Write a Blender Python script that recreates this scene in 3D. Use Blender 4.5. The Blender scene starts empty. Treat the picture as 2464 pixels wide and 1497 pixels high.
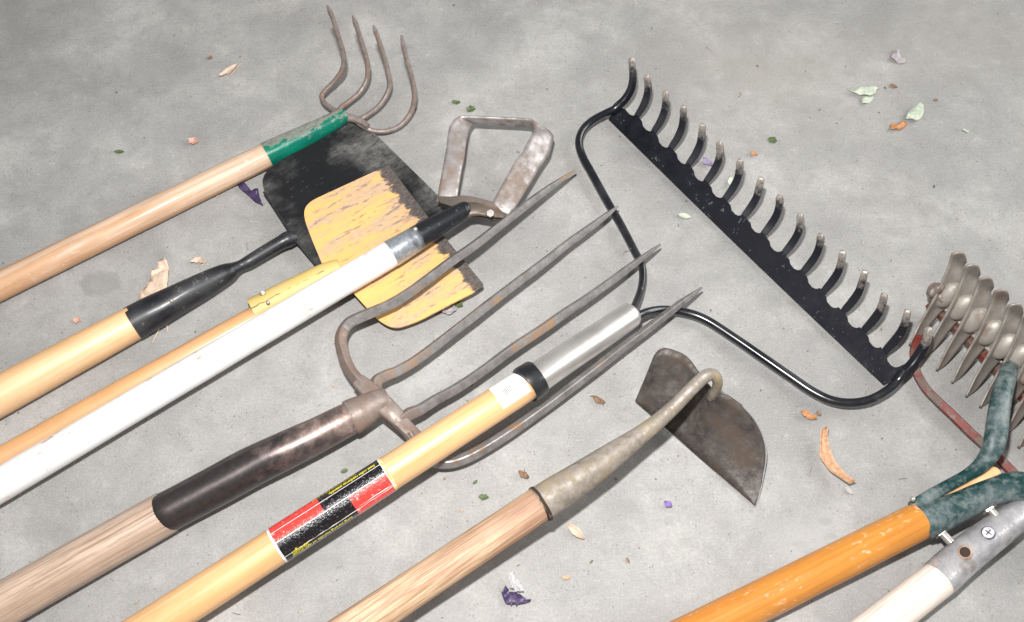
import bpy, bmesh, math, random
from mathutils import Vector, Matrix, noise as mnoise
R = math.radians
sc = bpy.context.scene
COL = sc.collection

# ------------------------------------------------------------------ camera model
FPX, CX, CY = 2396.0, 1232.0, 748.5      # focal length and centre, in a 2464 x 1497 grid
PITCH, H = R(61), 0.92
CAM = Vector((0, 0, H))
FW = Vector((0, math.cos(PITCH), -math.sin(PITCH)))
UP = Vector((0, math.sin(PITCH), math.cos(PITCH)))
RT = Vector((1, 0, 0))

def P(px, py, h=0.0):
    d = RT * ((px - CX) / FPX) + UP * ((CY - py) / FPX) + FW
    return CAM + d * ((h - H) / d.z)

def depth(p): return (p - CAM).dot(FW)
def rad(p, w): return w * 0.5 * depth(p) / FPX

def WP(pt):
    px, py, h, w = pt
    if h is None:
        r = rad(P(px, py, 0.0), w)
        for _ in range(3):
            r = rad(P(px, py, r), w)
        return P(px, py, r), r
    p = P(px, py, h)
    return p, rad(p, w)

# ------------------------------------------------------------------ node helpers
class NT:
    def __init__(s, name):
        s.m = bpy.data.materials.new(name); s.m.use_nodes = True
        s.t = s.m.node_tree; s.n = s.t.nodes; s.l = s.t.links
        s.b = s.n['Principled BSDF']
        s.tc = s.n.new('ShaderNodeTexCoord')
    def coord(s, kind='Object', scale=(1, 1, 1), loc=(0, 0, 0), rot=(0, 0, 0)):
        mp = s.n.new('ShaderNodeMapping')
        mp.inputs['Scale'].default_value = scale
        mp.inputs['Location'].default_value = loc
        mp.inputs['Rotation'].default_value = rot
        s.l.new(s.tc.outputs[kind], mp.inputs[0]); return mp.outputs[0]
    def noise(s, co, scale=5, detail=4, rough=.55, dist=0):
        n = s.n.new('ShaderNodeTexNoise')
        n.inputs['Scale'].default_value = scale; n.inputs['Detail'].default_value = detail
        n.inputs['Roughness'].default_value = rough; n.inputs['Distortion'].default_value = dist
        s.l.new(co, n.inputs['Vector']); return n.outputs['Fac']
    def voro(s, co, scale, feature='F1'):
        n = s.n.new('ShaderNodeTexVoronoi'); n.feature = feature
        n.inputs['Scale'].default_value = scale
        s.l.new(co, n.inputs['Vector']); return n.outputs['Distance']
    def ramp(s, fac, a, b, lo=0., hi=1.):
        n = s.n.new('ShaderNodeMapRange'); n.inputs['From Min'].default_value = a; n.inputs['From Max'].default_value = b
        n.inputs['To Min'].default_value = lo; n.inputs['To Max'].default_value = hi
        n.clamp = True
        s.l.new(fac, n.inputs['Value']); return n.outputs[0]
    def math(s, op, a, b=None):
        n = s.n.new('ShaderNodeMath'); n.operation = op
        for i, v in enumerate((a, b)):
            if v is None: continue
            if hasattr(v, 'is_linked') or hasattr(v, 'node'): s.l.new(v, n.inputs[i])
            else: n.inputs[i].default_value = v
        return n.outputs[0]
    def mix(s, fac, a, b, mode='MIX'):
        n = s.n.new('ShaderNodeMixRGB'); n.blend_type = mode
        for i, v in zip((0, 1, 2), (fac, a, b)):
            if isinstance(v, (int, float)): n.inputs[i].default_value = v
            elif isinstance(v, tuple): n.inputs[i].default_value = (*v, 1)
            else: s.l.new(v, n.inputs[i])
        return n.outputs[0]
    def set(s, key, v):
        if isinstance(v, tuple): s.b.inputs[key].default_value = (*v, 1)
        elif isinstance(v, (int, float)): s.b.inputs[key].default_value = v
        else: s.l.new(v, s.b.inputs[key])
    def bump(s, h, strength=.3, dist=.001, prev=None):
        n = s.n.new('ShaderNodeBump'); n.inputs['Strength'].default_value = strength
        n.inputs['Distance'].default_value = dist
        s.l.new(h, n.inputs['Height'])
        if prev is not None: s.l.new(prev, n.inputs['Normal'])
        s.l.new(n.outputs[0], s.b.inputs['Normal']); return n.outputs[0]

def wood(name, c1, c2, c3, rough=.45, coat=0.0, streak=.5, dirt=.4, seed=0, fine=1.0, scuff=None, lo=.42, hi=.62):
    """grain runs along the shaft: UV.x = metres along, UV.y = metres around"""
    t = NT(name)
    a = t.noise(t.coord('UV', (7 * fine, 260 * fine, 1), (seed, seed * .7, 0)), 1, 5, .6, .6)
    b = t.noise(t.coord('UV', (2.2, 34, 1), (seed + 3, 0, 0)), 1, 3, .55, .8)
    c = t.noise(t.coord('UV', (30 * fine, 900, 1), (seed, 9, 0)), 1, 3, .6)
    col = t.mix(t.ramp(a, .44, .62, 0, streak), c1, c2)
    col = t.mix(t.ramp(b, lo, hi, 0, dirt), col, c3)
    col = t.mix(t.ramp(c, .52, .68, 0, .5 * streak), col, c2)
    g1 = t.noise(t.coord('UV', (11, 22, 1), (seed, 1, 0)), 1, 6, .68); g2 = t.noise(t.coord('UV', (28, 420, 1), (seed, 8, 0)), 1, 3, .7)
    col = t.mix(t.ramp(g1, .46, .70, 0, .42), col, t.mix(1, col, (.62, .58, .56), 'MULTIPLY'))
    col = t.mix(t.ramp(g2, .66, .72, 0, .55), col, tuple(x * .45 for x in c2))
    if scuff:
        s1 = t.noise(t.coord('UV', (110, 190, 1), (seed, 5, 0)), 1, 6, .7)
        s2 = t.noise(t.coord('UV', (14, 25, 1), (seed, 2, 0)), 1, 3, .6)
        col = t.mix(t.math('MULTIPLY', t.ramp(s1, .565, .63), t.ramp(s2, .48, .64, 0, .7)), col, scuff)
    t.set('Base Color', col); t.set('Roughness', t.ramp(b, .3, .7, rough - .08, rough + .12))
    t.set('Coat Weight', coat); t.set('Coat Roughness', .15)
    t.bump(a, .25 * streak + .05, .0006)
    return t.m

def paint(name, color, under, amt=.5, scale=60, rough=.35, dust=(.45, .43, .4), dustamt=.3, coat=.0, kind='Object', st=(1, 1, 1), seed=0, metal_under=0, bstr=.15, soft=.04):
    t = NT(name)
    co = t.coord(kind, st, (seed, seed * 1.3, 0))
    a = t.noise(co, scale, 8, .68); b = t.noise(co, scale * .22, 4, .6); c = t.noise(co, scale * 5, 3, .6)
    m = t.math('ADD', t.math('MULTIPLY', a, .65), t.math('MULTIPLY', b, .35))
    chip = t.ramp(m, .64 - amt * .2 - soft / 2, .64 - amt * .2 + soft / 2)
    d = t.math('MULTIPLY', t.ramp(b, .4, .65), t.ramp(c, .3, .7, .4, 1))
    col = t.mix(t.math('MULTIPLY', d, dustamt), color, dust)
    col = t.mix(chip, col, under)
    t.set('Base Color', col); t.set('Roughness', t.ramp(b, .35, .7, rough, min(1, rough + .3)))
    t.set('Coat Weight', coat); t.set('Coat Roughness', .2)
    if metal_under: t.set('Metallic', t.math('MULTIPLY', chip, metal_under))
    t.bump(m, bstr, .0008)
    return t.m

def metal(name, c, c2, rust=(.13, .06, .035), rustamt=.3, metallic=.85, rough=.35, scale=60, kind='Object', st=(1, 1, 1), seed=0, bstr=.15):
    t = NT(name)
    co = t.coord(kind, st, (seed, seed, seed))
    a = t.noise(co, scale, 6, .65); b = t.noise(co, scale * .25, 4, .6); f = t.noise(co, scale * 6, 3, .6)
    rm = t.math('MULTIPLY', t.ramp(b, .62 - rustamt * .25, .7 - rustamt * .15), t.ramp(a, .35, .6, .5, 1))
    col = t.mix(t.ramp(a, .3, .7), c, c2)
    col = t.mix(t.ramp(f, .4, .7, 0, .3), col, c2)
    col = t.mix(rm, col, rust)
    t.set('Base Color', col)
    t.set('Metallic', t.math('MULTIPLY', t.ramp(rm, 0, 1, 1, .25), metallic))
    t.set('Roughness', t.math('ADD', t.ramp(a, .3, .7, rough - .07, rough + .12), t.math('MULTIPLY', rm, .3)))
    t.bump(t.math('ADD', a, t.math('MULTIPLY', f, .3)), bstr, .0008)
    return t.m

def plain(name, c, rough=.6, c2=None, scale=120, trans=0, metallic=0, coat=0):
    t = NT(name)
    a = t.noise(t.coord(), scale, 5, .6)
    t.set('Base Color', t.mix(t.ramp(a, .35, .65), c, c2 or tuple(x * .75 for x in c)))
    t.set('Roughness', rough); t.set('Metallic', metallic); t.set('Coat Weight', coat)
    t.bump(a, .25, .0006)
    return t.m

# ------------------------------------------------------------------ object helpers
def finish(name, bm, mats, loc=Vector(), parent=None, angle=38, smooth=True):
    for v in bm.verts: v.co -= loc
    bmesh.ops.recalc_face_normals(bm, faces=bm.faces)
    me = bpy.data.meshes.new(name); bm.to_mesh(me); bm.free()
    if not isinstance(mats, (list, tuple)): mats = [mats]
    for m in mats: me.materials.append(m)
    if smooth:
        for p in me.polygons: p.use_smooth = True
        me.set_sharp_from_angle(angle=R(angle))
    o = bpy.data.objects.new(name, me); COL.objects.link(o)
    if parent: o.parent = parent
    else: o.location = loc
    return o

class Thing:
    def __init__(s, name, label, cat, loc, group=None):
        s.loc = loc.copy()
        s.o = bpy.data.objects.new(name, None); COL.objects.link(s.o)
        s.o.location = loc; s.o.empty_display_size = .02
        s.o['label'] = label; s.o['category'] = cat
        if group: s.o['group'] = group
    def part(s, name, bm, mats, parent=None, label=None, angle=38, smooth=True):
        o = finish(name, bm, mats, s.loc, parent or s.o, angle, smooth)
        if label: o['label'] = label
        return o

def tag(o, label, cat, group=None):
    o['label'] = label; o['category'] = cat
    if group: o['group'] = group
    return o

def catmull(pts, n):
    out = []
    N = len(pts)
    if N == 2:
        return [(pts[0][0].lerp(pts[1][0], k / n), pts[0][1] + (pts[1][1] - pts[0][1]) * k / n) for k in range(n + 1)]
    for i in range(N - 1):
        p0, p1, p2, p3 = pts[max(i - 1, 0)], pts[i], pts[i + 1], pts[min(i + 2, N - 1)]
        for k in range(n):
            t = k / n
            f = lambda a, b, c, d: .5 * ((2 * b) + (c - a) * t + (2 * a - 5 * b + 4 * c - d) * t * t + (3 * b - a - 3 * c + d) * t * t * t)
            q = Vector([f(p0[0][j], p1[0][j], p2[0][j], p3[0][j]) for j in range(3)])
            out.append((q, max(f(p0[1], p1[1], p2[1], p3[1]), .0002)))
    out.append(pts[-1]); return out

def sweep(bm, W, seg=28, prof=None, n=6, cap=True, wob=0, seed=0, twist=0, flat=1.0, lin=False):
    """W: list of (Vector, radius); prof: list of (side, up) in units of the radius"""
    S = [(a[0].lerp(b[0], k / n), a[1] + (b[1] - a[1]) * k / n) for a, b in zip(W, W[1:]) for k in range(n)] + [W[-1]] if lin else catmull(W, n)
    uvl = bm.loops.layers.uv.verify()
    rings = []; L = 0; up = None
    for i, (p, r) in enumerate(S):
        a = S[max(i - 1, 0)][0]; b = S[min(i + 1, len(S) - 1)][0]
        t = (b - a).normalized()
        if up is None:
            up = Vector((0, 0, 1))
            if abs(t.z) > .95: up = Vector((0, 1, 0))
        up = (up - t * up.dot(t)).normalized()
        side = t.cross(up)
        if i: L += (p - S[i - 1][0]).length
        vs = []
        cnt = len(prof) if prof else seg
        for k in range(cnt):
            if prof: x, y = prof[k]
            else:
                ph = 2 * math.pi * k / seg
                x, y = math.sin(ph), -math.cos(ph) * flat
            rr = r
            if wob: rr *= 1 + wob * mnoise.noise(Vector((L * 25 + seed, x * 1.5, y * 1.5)))
            vs.append(bm.verts.new(p + (side * x + up * y) * rr))
        rings.append((vs, L, r))
    cnt = len(rings[0][0])
    for i in range(len(rings) - 1):
        A, la, ra = rings[i]; B, lb, rb = rings[i + 1]
        for k in range(cnt):
            k2 = (k + 1) % cnt
            f = bm.faces.new((A[k], A[k2], B[k2], B[k]))
            v0 = k / cnt * 2 * math.pi * ra; v1 = (k + 1) / cnt * 2 * math.pi * ra
            for lp, uv in zip(f.loops, ((la, v0), (la, v1), (lb, v1), (lb, v0))): lp[uvl].uv = uv
    if cap:
        for (vs, l, r), rev in ((rings[0], True), (rings[-1], False)):
            f = bm.faces.new(list(reversed(vs)) if rev else vs)
            for lp in f.loops: lp[uvl].uv = (l, .01)
    return S

def tube(pts, **k):
    bm = bmesh.new(); sweep(bm, [WP(p) for p in pts], **k); return bm

def shaft(a, b, ext=.9, wob=.012, seed=0, **k):
    """straight handle through two image points, run on past the first one"""
    (pa, ra), (pb, rb) = WP(a), WP(b)
    d = (pa - pb).normalized()
    e = pa + d * ext
    e.z = max(e.z, ra)
    bm = bmesh.new()
    sweep(bm, [(e, ra), (pa, ra), (pa.lerp(pb, .33), ra + (rb - ra) * .33), (pa.lerp(pb, .66), ra + (rb - ra) * .66), (pb, rb)], n=10, wob=wob, seed=seed, seg=40, lin=True, **k)
    return bm

def plate(outline, th=.002, axis=None, sub=0):
    """outline: list of (px,py,h) -> solid sheet; UV in metres along axis ((px,py),(px,py)) from its first point"""
    bm = bmesh.new(); uvl = bm.loops.layers.uv.verify()
    top = [bm.verts.new(P(*q)) for q in outline]
    f = bm.faces.new(top); f.normal_update()
    nrm = f.normal.copy()
    if nrm.z < 0: nrm = -nrm
    bot = [bm.verts.new(v.co - nrm * th) for v in top]
    f2 = bm.faces.new(bot)
    for i in range(len(top)):
        j = (i + 1) % len(top)
        bm.faces.new((top[i], top[j], bot[j], bot[i]))
    bmesh.ops.triangulate(bm, faces=[f, f2])
    if axis:
        a = P(*axis[0]); b = P(*axis[1]); ax = (b - a).normalized(); sd = nrm.cross(ax)
        for fc in bm.faces:
            for lp in fc.loops:
                d = lp.vert.co - a
                lp[uvl].uv = (d.dot(ax), d.dot(sd))
    return bm

def roundpoly(pts, rads, n=6):
    """round the corners of a 2-D/3-D pixel polygon; rads: corner radius (px) for each point"""
    out = []
    N = len(pts)
    for i in range(N):
        p = Vector(pts[i]); r = rads[i]
        if r <= 0: out.append(tuple(p)); continue
        a = Vector(pts[i - 1]); b = Vector(pts[(i + 1) % N])
        pa = p + (a - p).normalized() * min(r, (a - p).length * .48)
        pb = p + (b - p).normalized() * min(r, (b - p).length * .48)
        for k in range(n + 1):
            t = k / n
            out.append(tuple(pa * (1 - t) ** 2 + p * 2 * t * (1 - t) + pb * t * t))
    return out

def ball(bm, c, r, ax=None, seg=14):
    m = Matrix.Translation(c)
    if ax:
        a = Matrix((ax[0], ax[1], ax[2])).transposed().to_4x4(); m = m @ a
    else: m = m @ Matrix.Scale(r, 4)
    bmesh.ops.create_uvsphere(bm, u_segments=seg, v_segments=seg // 2 + 2, radius=1, matrix=m)

def disc(bm, c, nrm, r, h, seg=16, r2=None):
    q = nrm.to_track_quat('Z', 'Y').to_matrix().to_4x4()
    bmesh.ops.create_cone(bm, cap_ends=True, segments=seg, radius1=r, radius2=r if r2 is None else r2, depth=h, matrix=Matrix.Translation(c) @ q)

# ------------------------------------------------------------------ materials
m_wood_cult = wood('wood_cultivator', (.62, .455, .335), (.44, .28, .185), (.46, .245, .115), .45, .08, .6, .8, 1, scuff=(.6, .5, .42), lo=.46, hi=.56)
m_wood_black = wood('wood_blond', (.70, .48, .28), (.58, .36, .18), (.62, .36, .16), .42, .08, .45, .6, 2)
m_wood_yel = wood('wood_old', (.64, .41, .24), (.45, .24, .11), (.56, .28, .10), .42, .1, .5, .7, 4)
m_wood_fork = wood('wood_grey', (.50, .375, .29), (.20, .125, .09), (.38, .275, .20), .36, .2, .75, .6, 6, fine=1.5)
m_wood_rake = wood('wood_lacquer', (.72, .455, .235), (.54, .29, .125), (.64, .37, .155), .36, .12, .55, .65, 8)
m_wood_hoe = wood('wood_stained', (.62, .46, .31), (.33, .18, .09), (.30, .16, .11), .62, .0, .95, .9, 11, fine=2.3, lo=.47, hi=.62)
m_wood_orange = wood('wood_orange', (.56, .235, .045), (.44, .155, .022), (.48, .175, .028), .34, .15, .55, .6, 13, scuff=(.78, .58, .42))
m_wood_white = wood('wood_pale', (.80, .74, .68), (.56, .44, .35), (.74, .66, .58), .6, 0, .8, .6, 15, fine=1.4)
m_white = paint('white_paint', (.75, .75, .745), (.55, .33, .25), .24, 60, .36, (.60, .53, .48), .55, .1, 'UV', (1, 2.6, 1), 3)
m_green = paint('green_paint', (.0, .20, .12), (.36, .34, .29), .36, 130, .25, (.30, .36, .31), .55, .35, 'Object', seed=4)
m_black = paint('black_socket_paint', (.008, .009, .012), (.10, .095, .09), .16, 120, .34, (.06, .06, .065), .5, .1, seed=5)
m_blackgl = paint('black_gloss_enamel', (.006, .007, .010), (.35, .32, .29), .06, 170, .16, (.05, .05, .055), .25, .6, seed=6, bstr=.08)
m_rakehead = paint('black_rake_paint', (.003, .0035, .007), (.12, .13, .12), .12, 300, .5, (.022, .022, .032), .5, .0, seed=7)
m_rakehead.node_tree.nodes['Principled BSDF'].inputs['Specular IOR Level'].default_value = .14
m_tinewear = metal('worn_tine_tip', (.50, .45, .40), (.28, .25, .22), rustamt=.1, rough=.4, scale=220, metallic=.4)
m_tine = metal('rusty_rod', (.32, .265, .24), (.16, .13, .115), (.21, .13, .095), .4, .3, .46, 160, bstr=.35)
m_tip = metal('ground_tine_tip', (.42, .37, .36), (.30, .26, .25), rustamt=.05, rough=.35, scale=200, metallic=.6)
m_fork = metal('fork_steel', (.34, .325, .318), (.135, .128, .124), (.30, .17, .085), .22, .4, .38, 80, seed=2, bstr=.3)
m_forkrust = metal('fork_steel_rusty', (.29, .24, .215), (.14, .108, .092), (.19, .125, .095), .75, .3, .5, 75, seed=9, bstr=.3)
m_socket = None
m_stir = metal('stirrup_steel', (.46, .43, .42), (.20, .175, .165), (.20, .155, .13), .6, .4, .42, 85, seed=3, bstr=.3)
m_stirdark = metal('stirrup_bracket_steel', (.17, .14, .12), (.10, .08, .065), (.10, .07, .05), .4, .5, .42, 80)
m_hoeblade = metal('hoe_blade_steel', (.14, .122, .108), (.026, .022, .020), (.08, .056, .042), .45, .35, .5, 100, seed=8, bstr=.8)
m_hoeneck = metal('hoe_ferrule_steel', (.36, .32, .28), (.15, .125, .10), (.27, .215, .125), .42, .25, .5, 125, seed=21, bstr=.6)
m_star = metal('star_wheel_steel', (.39, .35, .31), (.24, .215, .19), (.20, .155, .125), .5, .35, .48, 90, seed=5, bstr=.06)
m_red = paint('red_paint_rusty', (.15, .018, .010), (.12, .085, .07), .66, 130, .5, (.16, .10, .08), .5, 0, seed=8, bstr=.4)
m_dgreen = paint('dark_green_paint', (.002, .032, .032), (.19, .215, .21), .38, 150, .32, (.08, .12, .125), .9, .1, seed=10, bstr=.3, soft=.22)
m_galv = metal('galvanised_steel', (.70, .68, .68), (.30, .295, .32), (.2, .16, .13), .15, .5, .28, 75, seed=14, bstr=.5)
m_bolt = metal('zinc_bolt', (.46, .44, .40), (.32, .30, .27), rustamt=.05, rough=.35, scale=200, metallic=.5)
m_collar = paint('collar_black', (.008, .009, .011), (.05, .05, .055), .1, 150, .22, (.03, .03, .035), .3, .4)
m_hole = plain('hole_dark', (.035, .02, .012), .8)

t = NT('socket_brown_steel')
sx = t.n.new('ShaderNodeSeparateXYZ'); t.l.new(t.coord('UV'), sx.inputs[0])
nz = t.noise(t.coord('UV', (45, 45, 1)), 1, 8, .68); nf = t.noise(t.coord('UV', (160, 160, 1)), 1, 5, .7)
k = t.math('ADD', t.math('MULTIPLY', nz, .8), t.math('MULTIPLY', sx.outputs[0], 2.3))
k = t.ramp(k, .62, .92)
t.set('Base Color', t.mix(k, t.mix(t.ramp(nf, .3, .7), (.105, .09, .09), (.065, .056, .056)), t.mix(t.ramp(nf, .35, .65), (.17, .095, .07), (.36, .28, .255))))
t.set('Metallic', t.ramp(k, 0, 1, .75, .3)); t.set('Roughness', t.ramp(k, 0, 1, .30, .5)); t.bump(nf, .12, .0006)
m_socket = t.m

t = NT('rake_tine_worn')
sx = t.n.new('ShaderNodeSeparateXYZ'); t.l.new(t.coord('UV'), sx.inputs[0])
nz = t.noise(t.coord('Object'), 160, 6, .7); nf = t.noise(t.coord('Object'), 420, 4, .7)
k = t.ramp(t.math('SUBTRACT', sx.outputs[0], t.math('MULTIPLY', nz, .045)), -.018, -.002, 1, 0)
k = t.math('ADD', k, t.ramp(nz, .66, .70, 0, .5)); 
t.set('Base Color', t.mix(k, (.006, .007, .012), t.mix(t.ramp(nf, .35, .65), (.45, .40, .36), (.22, .195, .175))))
t.set('Roughness', .42); t.set('Metallic', t.math('MULTIPLY', k, .3)); t.bump(nz, .3, .0006)
m_raketine = t.m

# brushed bright ferrule
t = NT('brushed_steel')
a = t.noise(t.coord('UV', (4, 900, 1)), 1, 4, .6); b = t.noise(t.coord('UV', (30, 30, 1)), 1, 5, .6)
t.set('Base Color', t.mix(t.ramp(b, .35, .7), (.76, .74, .71), (.60, .58, .56))); t.set('Metallic', .82)
t.set('Roughness', t.ramp(a, .2, .8, .24, .42)); t.bump(a, .06, .0003)
m_steel = t.m

# white hoe ferrule: black paint rubbed through to bluish bright steel near the shaft
t = NT('half_painted_ferrule')
co = t.coord('UV'); sx = t.n.new('ShaderNodeSeparateXYZ'); t.l.new(co, sx.inputs[0])
nz = t.noise(t.coord('UV', (90, 45, 1)), 1, 6, .65)
k = t.ramp(t.math('ADD', sx.outputs[0], t.math('MULTIPLY', nz, .05)), .043, .062)
nn = t.noise(t.coord('UV', (200, 200, 1)), 1, 5, .65)
t.set('Base Color', t.mix(k, t.mix(t.ramp(nn, .35, .6), (.55, .57, .60), (.34, .38, .42)), t.mix(t.ramp(nn, .6, .75, 0, .5), (.012, .013, .016), (.2, .2, .2))))
t.set('Metallic', t.ramp(k, 0, 1, .7, .1)); t.set('Roughness', .3); t.set('Coat Weight', .2)
t.bump(nn, .15, .0005)
m_halfferrule = t.m

# green worn ferrule: bare dusty metal on its upper flank
t = NT('worn_green_ferrule')
co = t.coord('UV'); sx = t.n.new('ShaderNodeSeparateXYZ'); t.l.new(co, sx.inputs[0])
nz = t.noise(t.coord('UV', (70, 120, 1)), 1, 8, .72); nb = t.noise(t.coord('UV', (25, 60, 1), (4, 0, 0)), 1, 4, .6)
w = t.math('ADD', nz, t.math('MULTIPLY', sx.outputs[1], 13.))
w = t.math('ADD', w, t.math('MULTIPLY', sx.outputs[0], 2.6))
chip = t.ramp(w, 1.06, 1.14)
t.set('Base Color', t.mix(chip, t.mix(t.ramp(nb, .4, .7), (.0, .155, .10), (.0, .085, .062)), t.mix(t.ramp(nz, .4, .6), (.30, .29, .25), (.13, .14, .12))))
t.set('Roughness', t.ramp(chip, 0, 1, .22, .55)); t.set('Coat Weight', t.ramp(chip, 0, 1, .3, 0))
t.bump(nz, .25, .0006)
m_gferrule = t.m

# black spade: scuffed dark paint, grey dusty wear towards the cutting edge (UV.x runs from the edge)
t = NT('black_spade_sheet')
n1 = t.noise(t.coord('UV', (9, 13, 1), (2, 1, 0)), 1, 7, .58, .1); n2 = t.noise(t.coord('UV', (120, 120, 1)), 1, 6, .7); n3 = t.noise(t.coord('UV', (60, 300, 1)), 1, 4, .6)
co = t.coord('UV'); sx = t.n.new('ShaderNodeSeparateXYZ'); t.l.new(co, sx.inputs[0])
e = t.ramp(sx.outputs[0], .0, .05, 1, 0)
dust = t.math('MULTIPLY', t.ramp(t.math('ADD', n1, t.math('MULTIPLY', e, .15)), .50, .70), t.ramp(t.math('ADD', t.math('MULTIPLY', n2, .6), t.math('MULTIPLY', n3, .4)), .40, .60, .25, 1))
col = t.mix(t.math('MULTIPLY', dust, .8), (.012, .0125, .014), (.20, .195, .185))
col = t.mix(t.ramp(n3, .64, .7, 0, .35), col, (.2, .19, .18))
t.set('Base Color', col); t.set('Roughness', t.ramp(n1, .35, .7, .38, .62)); t.set('Metallic', .15)
t.bump(n2, .2, .0006)
t.set('Specular IOR Level', .3)
m_bspade = t.m

# yellow spade: scratched paint, bare brown steel along the edge (UV.x runs from the edge)
t = NT('yellow_spade_sheet')
co = t.coord('UV'); sx = t.n.new('ShaderNodeSeparateXYZ'); t.l.new(co, sx.inputs[0])
jag = t.noise(t.coord('UV', (34, 70, 1), (5, 3, 0)), 1, 7, .66, .3)
ew = t.ramp(t.math('SUBTRACT', sx.outputs[0], t.math('MULTIPLY', jag, .040)), -.010, -.007, 1, 0)
s1 = t.noise(t.coord('UV', (22, 190, 1), (1, 7, 0)), 1, 7, .7, .5); s2 = t.noise(t.coord('UV', (9, 38, 1), (6, 2, 0)), 1, 6, .66)
s3 = t.noise(t.coord('UV', (150, 380, 1)), 1, 5, .7)
near = t.ramp(sx.outputs[0], .01, .16, .07, -.01)
m1 = t.ramp(t.math('ADD', t.math('ADD', t.math('MULTIPLY', s1, .35), t.math('MULTIPLY', s2, .65)), near),  .49, .61)
m2 = t.ramp(t.math('ADD', t.math('ADD', t.math('MULTIPLY', s1, .75), t.math('MULTIPLY', s3, .25)), near), .595, .63)
col = t.mix(t.ramp(s2, .3, .7), (.72, .42, .15), (.68, .36, .10))
col = t.mix(t.math('MULTIPLY', m1, .72), col, t.mix(t.ramp(s3, .35, .65), (.46, .385, .345), (.30, .225, .18)))
col = t.mix(t.math('MULTIPLY', m2, .65), col, (.15, .12, .105))
dk = t.mix(t.ramp(s3, .4, .75), (.060, .046, .040), (.16, .14, .13))
col = t.mix(ew, col, dk)
t.set('Base Color', col); t.set('Roughness', .48); t.bump(t.math('ADD', s1, t.math('MULTIPLY', ew, -.6)), .25, .0006)
m_yspade = t.m
m_ysocket = paint('yellow_socket_paint', (.56, .41, .14), (.10, .075, .05), .17, 120, .42, (.55, .42, .22), .5, 0, seed=3)

# concrete
t = NT('concrete_floor')
co = t.coord()
n0 = t.noise(t.coord('Object', (1, 1, 1), (3, 1, 0)), 2.2, 3, .5); n1 = t.noise(co, 9, 5, .6, .3); n2 = t.noise(co, 45, 6, .65); n3 = t.noise(co, 320, 4, .7); n4 = t.noise(co, 900, 2, .7)
n5 = t.noise(t.coord('Object', (1, 3.2, 1), (2, 5, 0), (0, 0, R(28))), 60, 6, .7)
col = t.mix(t.ramp(n0, .3, .7), (.325, .320, .311), (.368, .359, .343))
col = t.mix(t.ramp(n1, .36, .60), t.mix(1, col, (.74, .74, .75), 'MULTIPLY'), col)
col = t.mix(t.ramp(n1, .56, .72, 0, .60), col, (.46, .452, .436))
col = t.mix(t.ramp(n2, .36, .50, .34, 0), col, (.20, .196, .188))
col = t.mix(t.ramp(n2, .58, .74, 0, .40), col, (.50, .49, .47))
col = t.mix(t.ramp(n5, .40, .30, 0, .45), col, (.20, .19, .18))
col = t.mix(t.ramp(n5, .62, .72, 0, .40), col, (.52, .51, .49))
col = t.mix(t.ramp(n3, .38, .62, 0, .36), col, (.20, .195, .185))
col = t.mix(t.ramp(n4, .56, .70, 0, .55), col, (.58, .57, .55))
n6 = t.noise(co, 650, 3, .8)
col = t.mix(t.ramp(n6, .42, .30, 0, .50), col, (.14, .135, .13))
vp = t.voro(co, 210); vq = t.noise(co, 40, 3, .6)
col = t.mix(t.math('MULTIPLY', t.ramp(vp, .10, .20, .8, 0), t.ramp(vq, .50, .58)), col, (.13, .12, .11))
# tiny pale grains and dark specks
v = t.voro(t.coord('Object', (1, 1, 0)), 75); vn = t.noise(co, 23, 2, .5)
sp = t.math('MULTIPLY', t.ramp(v, .04, .08, 1, 0), t.ramp(vn, .58, .66))
col = t.mix(t.math('MULTIPLY', sp, .6), col, (.6, .59, .57))
v2 = t.voro(t.coord('Object', (1, 1, 0), (.37, .11, 0)), 55); vn2 = t.noise(t.coord('Object', (1, 1, 1), (7, 7, 0)), 17, 2, .5)
sp2 = t.math('MULTIPLY', t.ramp(v2, .05, .09, 1, 0), t.ramp(vn2, .55, .62))
col = t.mix(t.math('MULTIPLY', sp2, .75), col, (.12, .10, .09))
def stain(col, px, py, sx_, sy_, c, amt, soft=.5):
    p = P(px, py, 0)
    mp = t.coord('Object', (1 / sx_, 1 / sy_, 0), (-p.x / sx_, -p.y / sy_, 0))
    ln = t.n.new('ShaderNodeVectorMath'); ln.operation = 'LENGTH'; t.l.new(mp, ln.inputs[0])
    d = t.math('ADD', ln.outputs['Value'], t.math('MULTIPLY', t.math('SUBTRACT', n2, .5), 1.6))
    return t.mix(t.math('MULTIPLY', t.ramp(d, 1 - soft, 1.1, 1, 0), amt), col, c)
col = stain(col, 245, 682, .020, .017, (.19, .185, .175), .5, .25)
col = stain(col, 165, 640, .009, .009, (.17, .165, .155), .45)
col = stain(col, 1850, 170, .20, .10, (.30, .285, .255), .38, .8)
col = stain(col, 2300, 90, .12, .09, (.30, .285, .25), .35, .8)
col = stain(col, 1610, 1255, .012, .006, (.2, .2, .2), .25)
for (x_, y_, r_, am_) in ((390, 612, .012, .3), (1008, 272, .010, .3), (560, 530, .030, .22), (2335, 245, .010, .3), (1690, 205, .012, .25), (540, 470, .012, .25), (1745, 650, .02, .2), (980, 120, .014, .22),
                         (90, 180, .05, .2), (1290, 190, .03, .18), (1930, 700, .03, .18), (2250, 520, .03, .16), (1480, 1230, .03, .2), (760, 1360, .03, .2), (150, 1290, .04, .2), (1330, 1320, .03, .16), (620, 890, .03, .2), (1720, 1330, .02, .2)):
    col = stain(col, x_, y_, r_, r_ * .7, (.19, .186, .178), am_, .7)
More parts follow.
